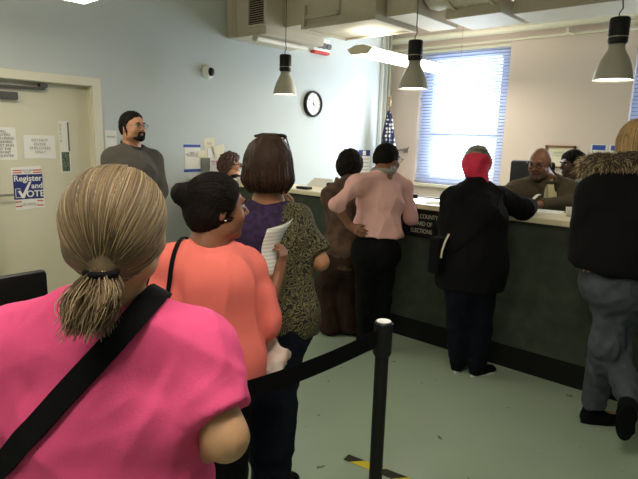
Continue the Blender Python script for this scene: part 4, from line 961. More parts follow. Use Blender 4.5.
# the paper she holds, and the plastic bag
def bent_sheet(name, corners, label, m, cat='paper', bend=.02, nu=8, nv=10, parent=None):
    a, b, c_, d = [V(x) for x in corners]; n_ = (b-a).cross(d-a).normalized(); vs = []
    for side in (0, 1):
        for j in range(nv+1):
            for i in range(nu+1):
                u_, v_ = i/nu, j/nv; p = (a*(1-u_)+b*u_)*(1-v_)+(d*(1-u_)+c_*u_)*v_
                vs.append(p+n_*(bend*math.sin(PI*u_)+bend*.5*math.sin(2*PI*v_+1)+side*.0015))
    W_ = nu+1; N = W_*(nv+1); fs = []
    for j in range(nv):
        for i in range(nu): q_ = j*W_+i; fs += [(q_, q_+1, q_+W_+1, q_+W_), (N+q_, N+q_+1, N+q_+W_+1, N+q_+W_)]
    rim = [i for i in range(nu+1)]+[j*W_+nu for j in range(1, nv+1)]+[nv*W_+i for i in range(nu-1, -1, -1)]+[j*W_ for j in range(nv-1, 0, -1)]
    for k in range(len(rim)): a_, b_ = rim[k], rim[(k+1) % len(rim)]; fs.append((a_, b_, N+b_, N+a_))
    return tag(B().add(vs, fs).build(name, m, parent, smooth=True), label, cat)
form = stripe_mat('ruled_form', S(196, 194, 188), S(216, 215, 208), 22, 'Z')
bent_sheet('ballot_form', (pt(262, 280, 2.02), pt(271, 272, 2.10), pt(291, 218, 2.12), pt(265, 229, 2.02)), 'white ruled form held up in the hand of the woman in coral', form)
pb = mat('plastic_bag', S(208, 200, 190), .5, vscale=14, col2=S(190, 150, 140), alpha=1)
F = Field([pt(270, 350, 2.0)[i]-.2 for i in range(3)], [pt(270, 350, 2.0)[i]+.2 for i in range(3)], .008)
F.seg(pt(276, 352, 2.02), pt(264, 372, 1.98), (.050, .026), (.060, .028), RV, .03); F.seg(pt(272, 344, 2.02), pt(286, 356, 2.04), .022, .018, None, .02)
o = emit_mesh('plastic_bag', F, [pb], None, folds(.009, 22, 10, seed=5), smooth_it=0); tag(o, 'crumpled white plastic bag with faint red print held below the coral sleeve', 'bag')

# ------------------------------------------------------------------ 3 woman in the purple and gold print top
c = pt(272, 300, 2.42); J = stand((c.x, c.y), 8, 1.56, 1.08)
J['base'] = V((-1.62, 1.62, 0)); c = V((-1.62, 1.62, 0))
J = stand((c.x, c.y), 8, 1.555, 1.08)
for q_, a_ in (('l', pt(262, 466, 2.27)), ('r', pt(279, 468, 2.27))): J['a'+q_] = V((a_.x, a_.y, .07)); J['k'+q_] = V((a_.x, a_.y, .44))+FV*.02
setj(J, hc=pt(269, 166, 2.35), hf=face(6)-UP*.02, hs=1.04, nb=pt(268, 203, 2.38), up=pt(268, 222, 2.40), ch=pt(269, 240, 2.40), wa=pt(271, 275, 2.40), pv=pt(274, 318, 2.38), hl=pt(263, 326, 2.37), hr=pt(286, 326, 2.37), sl=pt(238, 222, 2.36), sr=pt(297, 220, 2.42), er=pt(320, 262, 2.40), wr=pt(294, 212, 2.62),
     el=pt(222, 265, 2.35), wl=pt(240, 262, 2.6))
J['hand_r'] = (UP*1.0-RV*.25, -FV*.3-RV); J['hand_l'] = (RV+UP*.2, FV*-1)
p3 = person(J, 'woman in a purple top with gold scroll print sides and bobbed brown hair')
body(J, SK['tan'], p3, curls={'r': (.6, .6, .6, .6)}, fine=.006)
eyes(J, p3, HR['brown'])
lo, hi = bounds(J, .2); lo[2] = .6; F = Field(lo, hi, .0095); r = J['r']; s = J['s']
torso(F, J, .016, .05)
F.seg(J['ch'], J['pv'], (.165, .12), (.175, .13), r, .06); Hm = pt(275, 338, 2.4); F.seg(J['pv'], V((J['pv'].x, J['pv'].y, Hm.z-.04)), (.172, .125), (.165, .125), r, .06)
for q_ in 'lr':
    Sh, El = J['s'+q_], J['e'+q_]; d = (El-Sh).normalized(); F.seg(Sh, El, .056, .078, None, .04, cut=[(El-d*.035, d)])
F.seg(J['er']-RV*.085+UP*.03, pt(291, 338, 2.34), .045, .028, None, .04)
F.ell(J['nb']+UP*.03, (.08, .07, .045), (r, J['f'], UP), .008, sub=True)
F.plane((0, 0, Hm.z), -UP+r*-.1)
emit_mesh('print_top', F, [poncho_mat((J['ch']-J['base']).dot(r)-.03, r)], p3, folds(.005, 8, 2, seed=18), smooth_it=2)
trousers(J, CL['navy'], p3, seed=7, g=.95)
for q_ in 'lr': shoe(J, q_, p3, CL['black'], M['white_plastic'], toe=face(20 if q_ == 'r' else -10))
bt = J['wr']; B().tube([bt+V(UP)*.012+(RV*math.cos(t_*PI/10)+FV*math.sin(t_*PI/10))*.031 for t_ in range(21)], .005, 6, caps=False).build('bracelet', M['white_plastic'], p3, smooth=True)
f, rr_, u = head_ax(J); hc = V(J['hc'])
def hx(F, P_, r_, f_, u_, s_):
    F.ell(P_(0, -.020, -.005), (.100, .105, .115), (r_, f_, u_), .03, cut=[(P_(0, .055, 0), f_)]); F.ell(P_(0, -.03, -.050), (.092, .078, .050), (r_, f_, u_), .03)
hair_cap(J, HR['brown'], p3, t=.020, front=.03, low=-.2, amp=.003, extra=hx, freq=26, res=.007, zfac=.3)
paths = []; C0 = np.array(hc-f*.02); AX = np.array([rr_, f, u])
for k in range(3000):
    az = RNG.uniform(-2.5, 2.5)+PI; rad = RNG.uniform(.97, 1.03); st = RNG.uniform(.02, .9); pp = []; jit = RNG.normal()*.10; ln = RNG.uniform(.78, 1.0)
    for i in range(13):
        t = i/12; th = st+(2.35*ln-st)*t; a = az+jit*t
        cy_ = math.sin(th) if th < PI/2 else 1.0+.10*math.sin((th-PI/2)*2.6)-1.15*max(0, th-1.95)**1.3
        h_ = .130*math.cos(th) if th < PI/2 else -.122*(th-PI/2)/.78
        pp.append(C0+np.array((math.sin(a)*.108*cy_*rad, math.cos(a)*.112*cy_*rad, h_*(.98 if th > PI/2 else rad))) @ AX)
    paths.append(pp)
strands('hair', paths, .0015, [HR['brown'], HR['brown2'], HR['black']], p3, wts=[.6, .25, .15])
sg = empty('sunglasses', hc+u*.13, 'dark sunglasses pushed up on the brown bobbed hair', 'sunglasses')
b = B()
for a in (-1, 1):
    pts = [hc+rr_*(a*.035+.030*math.cos(t_*PI/8))+f*(.055+.012*math.sin(t_*PI/8))+u*(.128+.012*math.sin(t_*PI/8)) for t_ in range(17)]; b.tube(pts, .004, 6, caps=False)
    b.tube([hc+rr_*(a*.066)+f*.055+u*.122, hc+rr_*(a*.080)+f*.02+u*.100, hc+rr_*(a*.098)+f*.0+u*.06], .003, 6)
b.tube([hc-rr_*.068+f*.01+u*.128, hc-rr_*.03-f*.0+u*.137, hc+rr_*.03-f*.0+u*.137, hc+rr_*.068+f*.01+u*.128], .006, 6)
b.build('sunglasses_frame', M['black_plastic'], sg, smooth=True)

# ------------------------------------------------------------------ 4 brown coat at the counter
J = stand((-2.56, 3.12), 25, 1.47, 1.0, foot=.13)
setj(J, hc=pt(350, 167, 4.12), hf=face(20)-UP*.25, hs=1.0, nb=pt(350, 185, 4.02), sl=pt(332, 196, 3.98), sr=pt(368, 195, 4.02), up=pt(350, 200, 4.0), ch=pt(349, 212, 3.98), el=pt(334, 222, 4.12), wl=pt(345, 205, 4.25), er=pt(368, 222, 4.1), wr=pt(362, 205, 4.25), wa=pt(347, 238, 3.98), pv=pt(345, 252, 3.98))
J['hand_l'] = (FV, -UP); J['hand_r'] = (FV, -UP)
for q_, x_, d_ in (('l', 330, 4.0), ('r', 350, 4.0)): a_ = pz(x_, 331, .02); J['a'+q_] = V((a_.x, a_.y, .07)); J['k'+q_] = (J['a'+q_]+J['h'+q_])*.5+FV*.01; J['h'+q_] = pt(338 if q_ == 'l' else 354, 262, 3.98)
J['wl'].z = J['wr'].z = 1.115
p4 = person(J, 'person in a brown patterned coat and wide brown trousers leaning on the counter')
body(J, SK['dark'], p4, fine=.008, lips=LIPD)
lo, hi = bounds(J, .2); lo[2] = .6; F = Field(lo, hi, .012); torso(F, J, .03)
for q_ in 'lr': arm(F, J, q_, .022, cut=[(J['w'+q_], J['w'+q_]-J['e'+q_])])
F.seg(J['pv']+UP*.02, J['pv']-UP*.10, (.18, .14), (.18, .14), J['r'], .04); F.plane(J['pv']-UP*.11, -UP)
F.seg(J['nb']-J['r']*.06, J['nb']+J['r']*.06-UP*.0, .050, .050, None, .03)
emit_mesh('coat', F, [CL['browncoat']], p4, folds(.008, 10, 5, seed=31))
F = Field([J['nb'][i]-.2 for i in range(3)], [J['nb'][i]+.2 for i in range(3)], .01)
F.seg(J['nb']-J['r']*.09-UP*.01, J['nb']+J['r']*.09-UP*.01, (.03, .05), (.03, .05), J['f'], .03); F.seg(J['nb']-J['r']*.11, J['nb']-J['r']*.12+UP*.045, .028, .008, None, .03)
emit_mesh('coat_collar', F, [mat('plaid_collar', S(66, 48, 36), .9, vscale=40, col2=S(128, 104, 78))], p4, folds(.008, 20, 10, seed=2))
trousers(J, CL['brownpants'], p4, o=.028, flare=.04, seed=9, hem=.02)
for q_ in 'lr': shoe(J, q_, p4, CL['black'])
def hx(F, P_, r_, f_, u_, s_): F.ell(P_(.01, -.055, .095), (.035, .035, .030), (r_, f_, u_), .02)
hair_cap(J, HR['black'], p4, t=.022, front=.03, low=-.08, amp=.006, extra=hx, freq=30, res=.008)

# ------------------------------------------------------------------ 5 woman in the pink jacket
J = stand((-2.10, 3.0), 18, 1.51, 1.0, foot=.07)
setj(J, hc=pt(387, 160, 3.75), hf=face(48)-UP*.05, hs=.98, nb=pt(383, 173, 3.70), sl=pt(357, 185, 3.62), sr=pt(403, 188, 3.80), up=pt(381, 188, 3.70), ch=pt(380, 202, 3.70), wa=pt(377, 228, 3.68), pv=pt(377, 246, 3.68),
     el=pt(335, 205, 3.55), wl=pt(350, 226, 3.60), er=pt(411, 218, 3.80), wr=pt(412, 205, 3.98), hl=pt(367, 252, 3.66), hr=pt(386, 252, 3.70))
for q_, x_, y_ in (('l', 364, 346), ('r', 377, 347)): a_ = pz(x_, y_, .02); J['a'+q_] = V((a_.x, a_.y, .07)); J['k'+q_] = (J['a'+q_]+J['h'+q_])*.5
J['hand_l'] = ((pt(360, 232, 3.56)-J['wl']), FV); J['hand_r'] = (FV*.5+UP*.6, -RV)
p5 = person(J, 'woman in a dusty pink jacket with a grey collar, left hand on her hip')
body(J, SK['brown'], p5, fine=.006, lips=LIPD, curls={'r': (.7, .7, .7, .7), 'l': (.3, .3, .3, .3)})
eyes(J, p5, HR['black']); glasses(J, p5, M['black_plastic'])
lo, hi = bounds(J, .2); lo[2] = .6; F = Field(lo, hi, .009); torso(F, J, .018, .035); r = J['r']
Hm = pt(377, 240, 3.68).z; F.seg(J['wa'], J['pv']-UP*.06, (.155, .115), (.198, .145), r, .05)
cl_ = J['el']+(J['wl']-J['el'])*.35; cr_ = J['er']+(J['wr']-J['er'])*.75
arm(F, J, 'l', .012, g=.9, cut=[(cl_, J['wl']-J['el'])]); arm(F, J, 'r', .012, g=.9, cut=[(cr_, J['wr']-J['er'])])
F.ell(J['nb']+UP*.045, (.070, .060, .035), (r, J['f'], UP), .008, sub=True)
F.plane((0, 0, Hm), -UP-r*.05)
emit_mesh('jacket', F, [CL['jacket']], p5, folds(.007, 9, 2.4, seed=41, dirv=UP+r*.3), smooth_it=2)
B().tube([J['nb']+(J['r']*.066*math.cos(t_*PI/12)+J['f']*.056*math.sin(t_*PI/12))+UP*(.014+.004*math.sin(t_*PI/4)) for t_ in range(25)], .022, 10, caps=False).build('knit_collar', CL['collar'], p5, smooth=True)
trousers(J, CL['black'], p5, seed=10, g=1.0, flare=.01)
for q_ in 'lr': shoe(J, q_, p5, CL['black'])
hair_cap(J, HR['black'], p5, t=.006, front=.02, low=-.015, amp=.003, freq=60, res=.007)
ph = empty('phone', J['wr']+UP*.05, 'black phone held in the hand of the woman in the pink jacket', 'phone')
q0 = pt(412, 196, 4.02); B().box(q0.x-.05, q0.x+.05, q0.y-.008, q0.y+.008, q0.z-.015, q0.z+.015, bev=.004).build('phone_body', M['black_plastic'], ph)

# ------------------------------------------------------------------ 6 person in the red headscarf
J = stand((-1.46, 3.16), 20, 1.50, 1.12)
setj(J, hc=pt(477, 166, 3.42), hf=face(28)-UP*.25, hs=1.0, nb=pt(475, 188, 3.36), sl=pt(455, 201, 3.30), sr=pt(500, 201, 3.42), up=pt(475, 203, 3.34), ch=pt(473, 222, 3.30), wa=pt(471, 250, 3.28), pv=pt(471, 268, 3.28),
     el=pt(448, 226, 3.40), wl=pt(452, 212, 3.58), er=pt(524, 209, 3.45), wr=pt(530, 206, 3.62), hl=pt(460, 286, 3.28), hr=pt(482, 286, 3.30))
for q_, x_, y_ in (('l', 457, 366), ('r', 477, 371)): a_ = pz(x_, y_, .03); J['a'+q_] = V((a_.x, a_.y, .07)); J['k'+q_] = (J['a'+q_]+J['h'+q_])*.5
J['wl'].z = 1.12; J['wr'].z = 1.125; J['er'].z = max(J['er'].z, 1.13)
J['hand_r'] = (FV*.8-RV*.5, -UP); J['hand_l'] = (FV, -UP)
p6 = person(J, 'person in a long black coat and red headscarf leaning on the counter')
body(J, SK['brown'], p6, fine=.007)
lo, hi = bounds(J, .22); lo[2] = .45; F = Field(lo, hi, .011); torso(F, J, .035); r = J['r']
Hm = pt(471, 289, 3.28).z; F.seg(J['wa'], V((J['pv'].x, J['pv'].y, Hm-.04)), (.185, .14), (.205, .155), r, .05)
F.seg(J['ch'], J['wa'], (.19, .14), (.185, .14), r, .05)
arm(F, J, 'l', .030, cut=[(J['wl'], J['wl']-J['el'])]); arm(F, J, 'r', .030, cut=[(J['wr'], J['wr']-J['er'])])
F.plane((0, 0, Hm), -UP)
ct6 = emit_mesh('long_coat', F, [CL['coat']], p6, folds(.006, 8, 2.5, seed=51), smooth_it=2)
s6 = empty('sling_bag', J['base'], 'black sling bag strap across the long black coat', 'bag')
strap_loop(ct6, pt(470, 225, 3.32), (pt(496, 192, 3.3)-pt(446, 240, 3.3)), FV, .022, CL['black'], s6, 'bag_strap', off=.005, sm=8)
yb = pt(443, 246, 3.24); B().box(yb.x-.05, yb.x+.03, yb.y-.09, yb.y+.06, yb.z-.16, yb.z+.06, bev=.015).build('bag_body', CL['black'], s6)
B().ribbon([pt(449, 234, 3.16), pt(445, 242, 3.15), pt(442, 251, 3.15), pt(441, 258, 3.16)], (RV.x, RV.y, .3), .011, .003).build('yellow_trim', M['cream_paper'], s6)
trousers(J, CL['darkjeans'], p6, o=.014, seed=12, flare=.012)
shoe(J, 'l', p6, CL['black'], M['white_plastic'], toe=face(25)); shoe(J, 'r', p6, CL['black'], M['white_plastic'], toe=face(62))
f, rr_, u = head_ax(J); hc = V(J['hc'])
red = mat('red_scarf', S(222, 52, 88), .8, vscale=12, col2=S(196, 28, 56), bump=.2, bscale=100); multi = mat('patterned_cap', S(60, 72, 62), .8, vscale=28, col2=S(160, 150, 130))
F = Field([hc[i]-.22 for i in range(3)], [hc[i]+.22 for i in range(3)], .007)
P_ = lambda a, b, z: hc+rr_*a+f*b+u*z
F.ell(P_(0, -.014, .026), (.087, .110, .098), (rr_, f, u), .02); F.ell(P_(0, -.05, -.035), (.076, .066, .085), (rr_, f, u), .03); F.plane(P_(0, .070, .03), f-u*.35, .01)
F.seg(P_(.055, -.05, -.04), P_(.095, -.04, -.16), .030, .026, None, .03)
nU = np.array(u+f*.35-rr_*.1); nU /= np.linalg.norm(nU); hcn = np.array(hc)
emit_mesh('headscarf', F, [red, multi], p6, folds(.007, 16, 4, seed=61, dirv=rr_*.6-u+f*-.4), matfn=lambda c: (((c-hcn) @ nU) > .018).astype(int))

# ------------------------------------------------------------------ 7 person in the fur hooded coat
J = stand((-.50, 3.02), -4, 1.68, 1.22)
setj(J, hc=pt(638, 146, 2.74), hf=face(8), hs=1.04, nb=pt(632, 176, 2.68), sl=pt(597, 196, 2.62), sr=pt(668, 196, 2.74), up=pt(632, 200, 2.68), ch=pt(630, 216, 2.66), wa=pt(628, 252, 2.64), pv=pt(624, 276, 2.62),
     el=pt(592, 236, 2.66), wl=pt(600, 216, 2.90), er=pt(680, 246, 2.72), wr=pt(672, 224, 2.9), hl=pt(615, 282, 2.62), hr=pt(640, 284, 2.66))
a_ = pz(592, 411, .07); J['al'] = V((a_.x, a_.y, .085)); J['kl'] = pt(606, 345, 2.66)
a_ = pt(629, 401, 2.60); J['ar'] = V((a_.x, a_.y, a_.z)); J['kr'] = pt(612, 338, 2.74)
J['tl'] = face(88); J['tr'] = face(60)
J['wl'].z = J['wr'].z = 1.13
J['hand_l'] = (FV, -UP); J['hand_r'] = (FV, -UP)
p7 = person(J, 'blonde person in a black coat with a fur-trimmed hood and blue jeans, legs crossed')
body(J, SK['fair'], p7, fine=.008)
lo, hi = bounds(J, .25); lo[2] = .6; F = Field(lo, hi, .012); torso(F, J, .035); r = J['r']
F.seg(J['ch'], J['wa'], (.245, .19), (.262, .20), r, .06); F.seg(J['wa'], J['pv'], (.262, .20), (.235, .18), r, .06); F.seg(J['up'], J['ch'], (.21, .15), (.245, .19), r, .06)
Hm = pt(610, 275, 2.55); 
for q_ in 'lr': arm(F, J, q_, .045, cut=[(J['w'+q_], J['w'+q_]-J['e'+q_])])
F.plane(pt(577, 268, 2.60), -UP-RV*.10, .03)
F.seg(J['nb']+FV*.0-UP*.03, J['nb']-FV*.09-UP*.10, (.14, .07), (.13, .05), RV, .05)
emit_mesh('hooded_coat', F, [CL['coat']], p7, folds(.007, 6, 4, seed=71), smooth_it=2)
trousers(J, CL['jeans'], p7, o=.012, flare=.010, seed=13, fold=.009, g=.86, low=.105)
shoe(J, 'l', p7, CL['black'], toe=face(88), hi=.03); shoe(J, 'r', p7, CL['black'], toe=face(35), pitch=1.15, hi=.0)
# fur rim of the hood lying on the shoulders
furm = [mat('fur_brown', S(126, 104, 74), .8), mat('fur_tan', S(172, 150, 112), .8), mat('fur_dark', S(58, 46, 34), .8), mat('fur_light', S(208, 194, 158), .8)]
ring = []
for k in range(33):
    t = PI*(-.12+1.24*k/32); ring.append(J['nb']+RV*(-.225*math.cos(t)+.01)-FV*(.13*math.sin(t)-.02)+UP*(.050+.030*math.sin(t)))
F = Field([min(p[i] for p in ring)-.1 for i in range(3)], [max(p[i] for p in ring)+.1 for i in range(3)], .009)
for a_, b_ in zip(ring[:-1], ring[1:]): F.seg(a_, b_, .036, k=.02)
hd = emit_mesh('fur_trim', F, [furm[2]], p7, folds(.008, 30, 30, seed=77))
paths = []
for k in range(5200):
    i = RNG.integers(0, 32); t = RNG.uniform(); c_ = np.array(ring[i].lerp(ring[i+1], t)); ax_ = np.array((ring[i+1]-ring[i]).normalized()); d = RNG.normal(size=3); d -= ax_*(d @ ax_); d /= np.linalg.norm(d)
    b_ = d+RNG.normal(size=3)*.35+ax_*RNG.normal()*.3-np.array((0, 0, .25)); l = RNG.uniform(.015, .036)
    paths.append([c_+d*.030, c_+d*.034+b_*l*.45, c_+d*.034+b_*l*.85-np.array((0, 0, .25))*l, ])
strands('fur_hairs', paths, .0016, furm, hd, wts=[.34, .3, .08, .28])
f, rr_, u = head_ax(J); hc = V(J['hc'])
def hx(F, P_, r_, f_, u_, s_): F.seg(P_(0, -.045, -.02), P_(0, -.05, -.13), (.085, .06), (.09, .05), r_, .03)
hair_cap(J, HR['blonde'], p7, t=.018, front=.03, low=-.2, amp=.002, extra=hx, freq=26, res=.008)
paths = []; C0 = np.array(hc-f*.012+u*.02); AX = np.array([rr_, f, u])
for k in range(2200):
    az = RNG.uniform(-2.4, 2.4)+PI; rad = RNG.uniform(.98, 1.04); st = RNG.uniform(.02, 1.0); pp = []; ln = RNG.uniform(.85, 1.0)
    for i in range(12):
        t = i/11; th = st+(2.5*ln-st)*t; cy_ = math.sin(min(th, PI/2))*(1-.08*max(0, th-PI/2)); h_ = .118*math.cos(th) if th < PI/2 else -.15*(th-PI/2)
        pp.append(C0+np.array((math.sin(az)*.102*cy_*rad, math.cos(az)*.122*cy_*rad, h_*rad)) @ AX)
    paths.append(pp)
strands('hair', paths, .0016, [HR['blonde'], HR['blonde2'], HR['gray1']], p7, wts=[.5, .25, .25])

# ------------------------------------------------------------------ 8 bald clerk in the suit
J = stand((-1.42, 4.30), 190, 1.68, 1.12)
setj(J, hc=pt(540, 163, 4.02), hf=face(222)-UP*.28, hs=.98, nb=pt(546, 180, 4.12), sl=pt(517, 192, 4.10), sr=pt(572, 192, 4.14), up=pt(545, 193, 4.16), ch=pt(545, 206, 4.18), wa=pt(545, 235, 4.25), pv=pt(545, 250, 4.3))
# his own left arm is on the picture's right
J['r'] = -RV; J['f'] = -FV
J['sl'], J['sr'] = J['sr'], J['sl']
setj(J, el=pt(571, 216, 4.02), wl=pt(540, 208, 3.86), er=pt(499, 194, 4.0), wr=pt(513, 197, 3.86))
J['wl'].z = 1.115; J['wr'].z = 1.14; J['el'].z = 1.12; J['er'].z = max(1.15, J['er'].z)
J['hand_l'] = (-RV*.9-FV*.3, -UP); J['hand_r'] = (RV*.9-FV*.3+UP*.12, -UP)
p8 = person(J, 'bald bearded clerk in an olive suit and cream tie behind the counter')
body(J, SK['brown'], p8, fine=.005, lips=LIPD, fat=1.08, curls={'l': (.5, .5, .5, .5), 'r': (.7, .8, .8, .8)})
eyes(J, p8, HR['greybeard']); glasses(J, p8, M['black_plastic'], .021, .0024)
f, rr_, u = head_ax(J); hc = V(J['hc']); s_ = .98; P_ = lambda a, b, z: hc+rr_*(a*s_)+f*(b*s_)+u*(z*s_)
F = Field([hc[i]-.15 for i in range(3)], [hc[i]+.15 for i in range(3)], .005)
F.ell(P_(0, .040, -.082), (.058, .056, .040), (rr_, f, u), .01); F.ell(P_(0, .074, -.096), (.030, .024, .024), (rr_, f, u), .015); F.ell(P_(0, .093, -.055), (.026, .012, .018), (rr_, f, u), .008, sub=True); F.seg(P_(-.028, .090, -.042), P_(.028, .090, -.042), .006, k=.006); F.plane(P_(0, 0, -.045), u+f*-.35, .01)
emit_mesh('beard', F, [HR['greybeard']], p8, folds(.002, 60, 60, seed=3))
lo, hi = bounds(J, .22); lo[2] = .6; F = Field(lo, hi, .010); torso(F, J, .032); r = J['r']
F.seg(J['ch'], J['wa'], (.20, .15), (.20, .15), r, .05)
for q_ in 'lr': arm(F, J, q_, .016, cut=[(J['w'+q_], J['w'+q_]-J['e'+q_])])
vc = J['nb']+J['f']*.16-UP*.10; F.ell(J['nb']+J['f']*.13-UP*.08, (.050, .075, .17), (r, J['f'], (UP-J['f']*.35).normalized()), .01, sub=True); F.ell(J['nb']+UP*.03, (.075, .07, .045), (r, J['f'], UP), .01, sub=True)
jk8 = emit_mesh('suit_jacket', F, [CL['suit']], p8, folds(.006, 9, 4, seed=81), smooth_it=2)
B().tube([J['nb']+(r*.070*math.cos(t_*PI/12)+J['f']*(.070*math.sin(t_*PI/12)+.012))+UP*(.030-.045*math.sin(t_*PI/12)) for t_ in range(-9, 20) if not 3 < t_ < 9 or 1], .017, 8).build('jacket_collar', CL['suit'], p8, smooth=True)
lo, hi = [J['nb'][i]-.35 for i in range(3)], [J['nb'][i]+.35 for i in range(3)]
F = Field(lo, hi, .01); torso(F, J, .016, cut=None); F.plane(J['ch']-UP*.12, -UP); F.seg(J['nb'], J['nb']+UP*.055, .070, .068, None, .02); F.plane(J['nb']+UP*.05, UP+J['f']*.5)
emit_mesh('dress_shirt', F, [cloth('cream_shirt', S(206, 198, 170))], p8)
ti = [J['nb']+J['f']*(.075+.0)+UP*.0, J['nb']+J['f']*.098-UP*.05, J['nb']+J['f']*.125-UP*.12, J['nb']+J['f']*.135-UP*.22]
B().ribbon(ti, r, .045, .012).build('necktie', CL['tie'], p8)
b0 = J['nb']-r*.0+J['f']*.150-UP*.13
def rosette(px, py, rad, label, m):
    h_ = bvh(jk8).ray_cast(CP, (pt(px, py, 1)-CP).normalized()); c_ = h_[0]; n_ = (CP-c_).normalized(); n_.z = 0; n_.normalize(); a_ = n_.cross(UP); vs = [c_+n_*.004]+[c_+(a_*math.cos(k*PI/16)+UP*math.sin(k*PI/16))*rad*(1+.18*math.cos(k*PI/2.0)) for k in range(32)]+[c_-n_*.004]
    return B().add(vs, [(0, 1+k, 1+(k+1) % 32) for k in range(32)]+[(33, 1+(k+1) % 32, 1+k) for k in range(32)]).build(label, m, p8)
rosette(548, 191, .030, 'sticker_badge', CL['tie']); rosette(548, 184, .010, 'lapel_pin', M['white_plastic'])
lap = cloth('suit_lapel', S(70, 61, 47))
for pl in (((535, 178), (537, 184), (541, 190), (545, 197)), ((560, 178), (558, 184), (555, 190), (550, 197))):
    ps = []; ns = []
    for (a1, b1) in pl:
        h_ = bvh(jk8).ray_cast(CP, (pt(a1, b1, 1)-CP).normalized())
        if h_[0] is not None: ps.append(h_[0]+h_[1]*.006); ns.append(h_[1])
    if len(ps) > 2: B().ribbon(ps, None, .034, .006, ndirs=ns).build('lapel', lap, p8)
q0 = pt(537, 197, 3.90); tag(B().ribbon([q0-RV*.03-UP*.02, q0+RV*.0+UP*.012, q0+RV*.02+UP*.02], -FV, .05, .002).build('folded_card', M['white_paper']), 'small folded white card in front of the bald clerk', 'card')
trousers(J, CL['black'], p8)
for q_ in 'lr': shoe(J, q_, p8, CL['black'])
# ------------------------------------------------------------------ 9 dark haired clerk in light grey
J = stand((-1.48, 4.95), 262, 1.52, .95)
setj(J, hc=pt(572, 165, 4.75), hf=face(262)-UP*.08, hs=1.0, nb=pt(576, 183, 4.80))
d_ = J['nb']-V((J['base'].x, J['base'].y, .845*1.52)); 
for k in ('pv', 'wa', 'ch', 'up', 'sl', 'sr', 'el', 'er', 'wl', 'wr', 'hl', 'hr', 'kl', 'kr', 'al', 'ar'): J[k] = J[k]+V((d_.x, d_.y, d_.z if k not in ('al', 'ar', 'kl', 'kr') else 0))
J['base'] = V((J['pv'].x, J['pv'].y, 0))
p9 = person(J, 'dark haired person in light grey behind the bald clerk, in profile')
body(J, SK['dark'], p9, fine=.007, lips=LIPD)
eyes(J, p9, HR['black'])
lo, hi = bounds(J, .2); lo[2] = .5; F = Field(lo, hi, .012); torso(F, J, .022)
for q_ in 'lr': arm(F, J, q_, .018, cut=[(J['w'+q_], J['w'+q_]-J['e'+q_])])
F.plane(J['pv']-UP*.08, -UP); emit_mesh('sweater', F, [CL['lightgrey']], p9, folds(.005, 9, 4, seed=91))
trousers(J, CL['black'], p9)
for q_ in 'lr': shoe(J, q_, p9, CL['black'])
def hx(F, P_, r_, f_, u_, s_): F.ell(P_(0, -.07, -.01), (.075, .065, .09), (r_, f_, u_), .03); F.ell(P_(0, -.10, -.085), (.045, .035, .06), (r_, f_, u_), .03)
hair_cap(J, HR['black'], p9, t=.020, front=.02, low=-.15, amp=.005, extra=hx, res=.008)

# ------------------------------------------------------------------ 10 curly haired clerk at the far end
J = stand((-4.45, 4.15), 80, 1.50, 1.0)
tgt = py_(231, 165, 3.86); J['hf'] = face(78)-UP*.05; dz = tgt.z-J['hc'].z; dd = V((tgt.x-J['hc'].x, tgt.y-J['hc'].y, 0))
for k, wt in (('hc', 1), ('nb', .85), ('pv', 0), ('wa', .15), ('ch', .45), ('up', .7), ('sl', .7), ('sr', .7), ('el', .5), ('er', .5), ('wl', .4), ('wr', .4), ('hl', 0), ('hr', 0)): J[k] = J[k]+dd*wt+V((0, 0, dz))
for k in ('kl', 'kr'): J[k] = J[k]+V((0, 0, dz*.5))
J['base'] = V((J['pv'].x, J['pv'].y, 0)); J['hs'] = 1.04
p10 = person(J, 'curly haired woman in dark glasses behind the far end of the counter')
body(J, SK['olive'], p10, fine=.007, lips=mat('lips_red', S(170, 50, 56), .4))
eyes(J, p10, HR['brown']); glasses(J, p10, M['black_plastic'], .022, .005)
lo, hi = bounds(J, .2); lo[2] = .4; F = Field(lo, hi, .013); torso(F, J, .02)
for q_ in 'lr': arm(F, J, q_, .018, cut=[(J['w'+q_], J['w'+q_]-J['e'+q_])])
F.plane(J['pv']-UP*.08, -UP); emit_mesh('blouse', F, [CL['black']], p10, folds(.005, 9, 4, seed=95))
trousers(J, CL['black'], p10); 
for q_ in 'lr': shoe(J, q_, p10, CL['black'])
hair_cap(J, HR['curly'], p10, t=.026, front=.012, low=-.10, amp=.014, freq=34, res=.008, back=.015, seed=4)

# ------------------------------------------------------------------ 11 bearded man in the grey polo by the wall
c = pt(132, 200, 4.42); J = stand((c.x, c.y), 112, 1.72, 1.28)
setj(J, hc=pt(133, 127, 4.36), hf=face(118)+UP*.02, hs=1.04, nb=pt(131, 147, 4.42), up=pt(131, 160, 4.42), ch=pt(133, 174, 4.42), wa=pt(134, 205, 4.42), sr=pt(112, 159, 4.28), sl=pt(153, 160, 4.56), er=pt(106, 196, 4.26), el=pt(160, 192, 4.50), wr=pt(124, 212, 4.2), wl=pt(150, 214, 4.3))
J['hand_r'] = (J['f'], -UP); J['hand_l'] = (J['f'], -UP)
p11 = person(J, 'bearded man in glasses and a dark grey shirt standing by the door')
body(J, SK['olive'], p11, fine=.005, fat=1.2)
eyes(J, p11, HR['black']); glasses(J, p11, M['dark_grey'], .020, .0016)
lo, hi = bounds(J, .22); lo[2] = .7; F = Field(lo, hi, .011); torso(F, J, .022); r = J['r']
F.seg(J['ch'], J['wa'], (.20, .17), (.205, .19), r, .06)
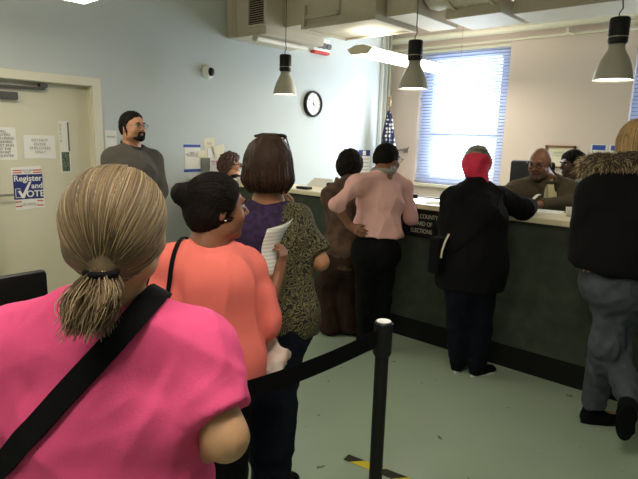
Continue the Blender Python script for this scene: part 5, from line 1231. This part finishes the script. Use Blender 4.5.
for q_ in 'lr': arm(F, J, q_, .022, cut=[(J['w'+q_]+(J['e'+q_]-J['w'+q_])*.3, J['w'+q_]-J['e'+q_])])
F.ell(J['nb']+UP*.035+J['f']*.03, (.08, .085, .05), (r, J['f'], UP), .01, sub=True); F.plane(J['pv']-UP*.1, -UP)
emit_mesh('grey_shirt', F, [CL['grey']], p11, folds(.006, 8, 4, seed=99), smooth_it=2)
B().tube([J['nb']+(r*.074*math.cos(t_*PI/12)+J['f']*(.082*math.sin(t_*PI/12)+.012))+UP*(.016-.030*math.sin(t_*PI/12)) for t_ in range(-7, 18)]+[], .015, 8).build('shirt_collar', cloth('dark_grey_collar', S(60, 57, 53)), p11, smooth=True)
trousers(J, CL['black'], p11)
for q_ in 'lr': shoe(J, q_, p11, CL['black'])
def hx(F, P_, r_, f_, u_, s_): F.seg(P_(-.085, -.005, .01), P_(-.078, .012, -.035), .010, .008, None, .01); F.seg(P_(.085, -.005, .01), P_(.078, .012, -.035), .010, .008, None, .01)
hair_cap(J, HR['black'], p11, t=.010, front=-.006, low=-.055, amp=.003, freq=60, res=.006, zfac=.85, extra=hx)
f, rr_, u = head_ax(J); hc = V(J['hc']); s_ = 1.04; P_ = lambda a, b, z: hc+rr_*(a*s_)+f*(b*s_)+u*(z*s_)
F = Field([hc[i]-.15 for i in range(3)], [hc[i]+.15 for i in range(3)], .005)
F.ell(P_(0, .077, -.088), (.032, .030, .026), (rr_, f, u), .012); F.seg(P_(-.026, .090, -.055), P_(-.024, .082, -.082), .010, .013, k=.01); F.seg(P_(.026, .090, -.055), P_(.024, .082, -.082), .010, .013, k=.01)
for a_ in (-1, 1): F.seg(P_(a_*.030, .070, -.090), P_(a_*.066, .010, -.062), .016, .010, k=.012); F.seg(P_(a_*.066, .010, -.062), P_(a_*.078, .004, -.02), .009, .006, k=.01)
if 1: pass; F.seg(P_(-.024, .096, -.043), P_(.024, .096, -.043), .0075, k=.008)
emit_mesh('beard', F, [HR['black']], p11, folds(.0015, 60, 60, seed=3))
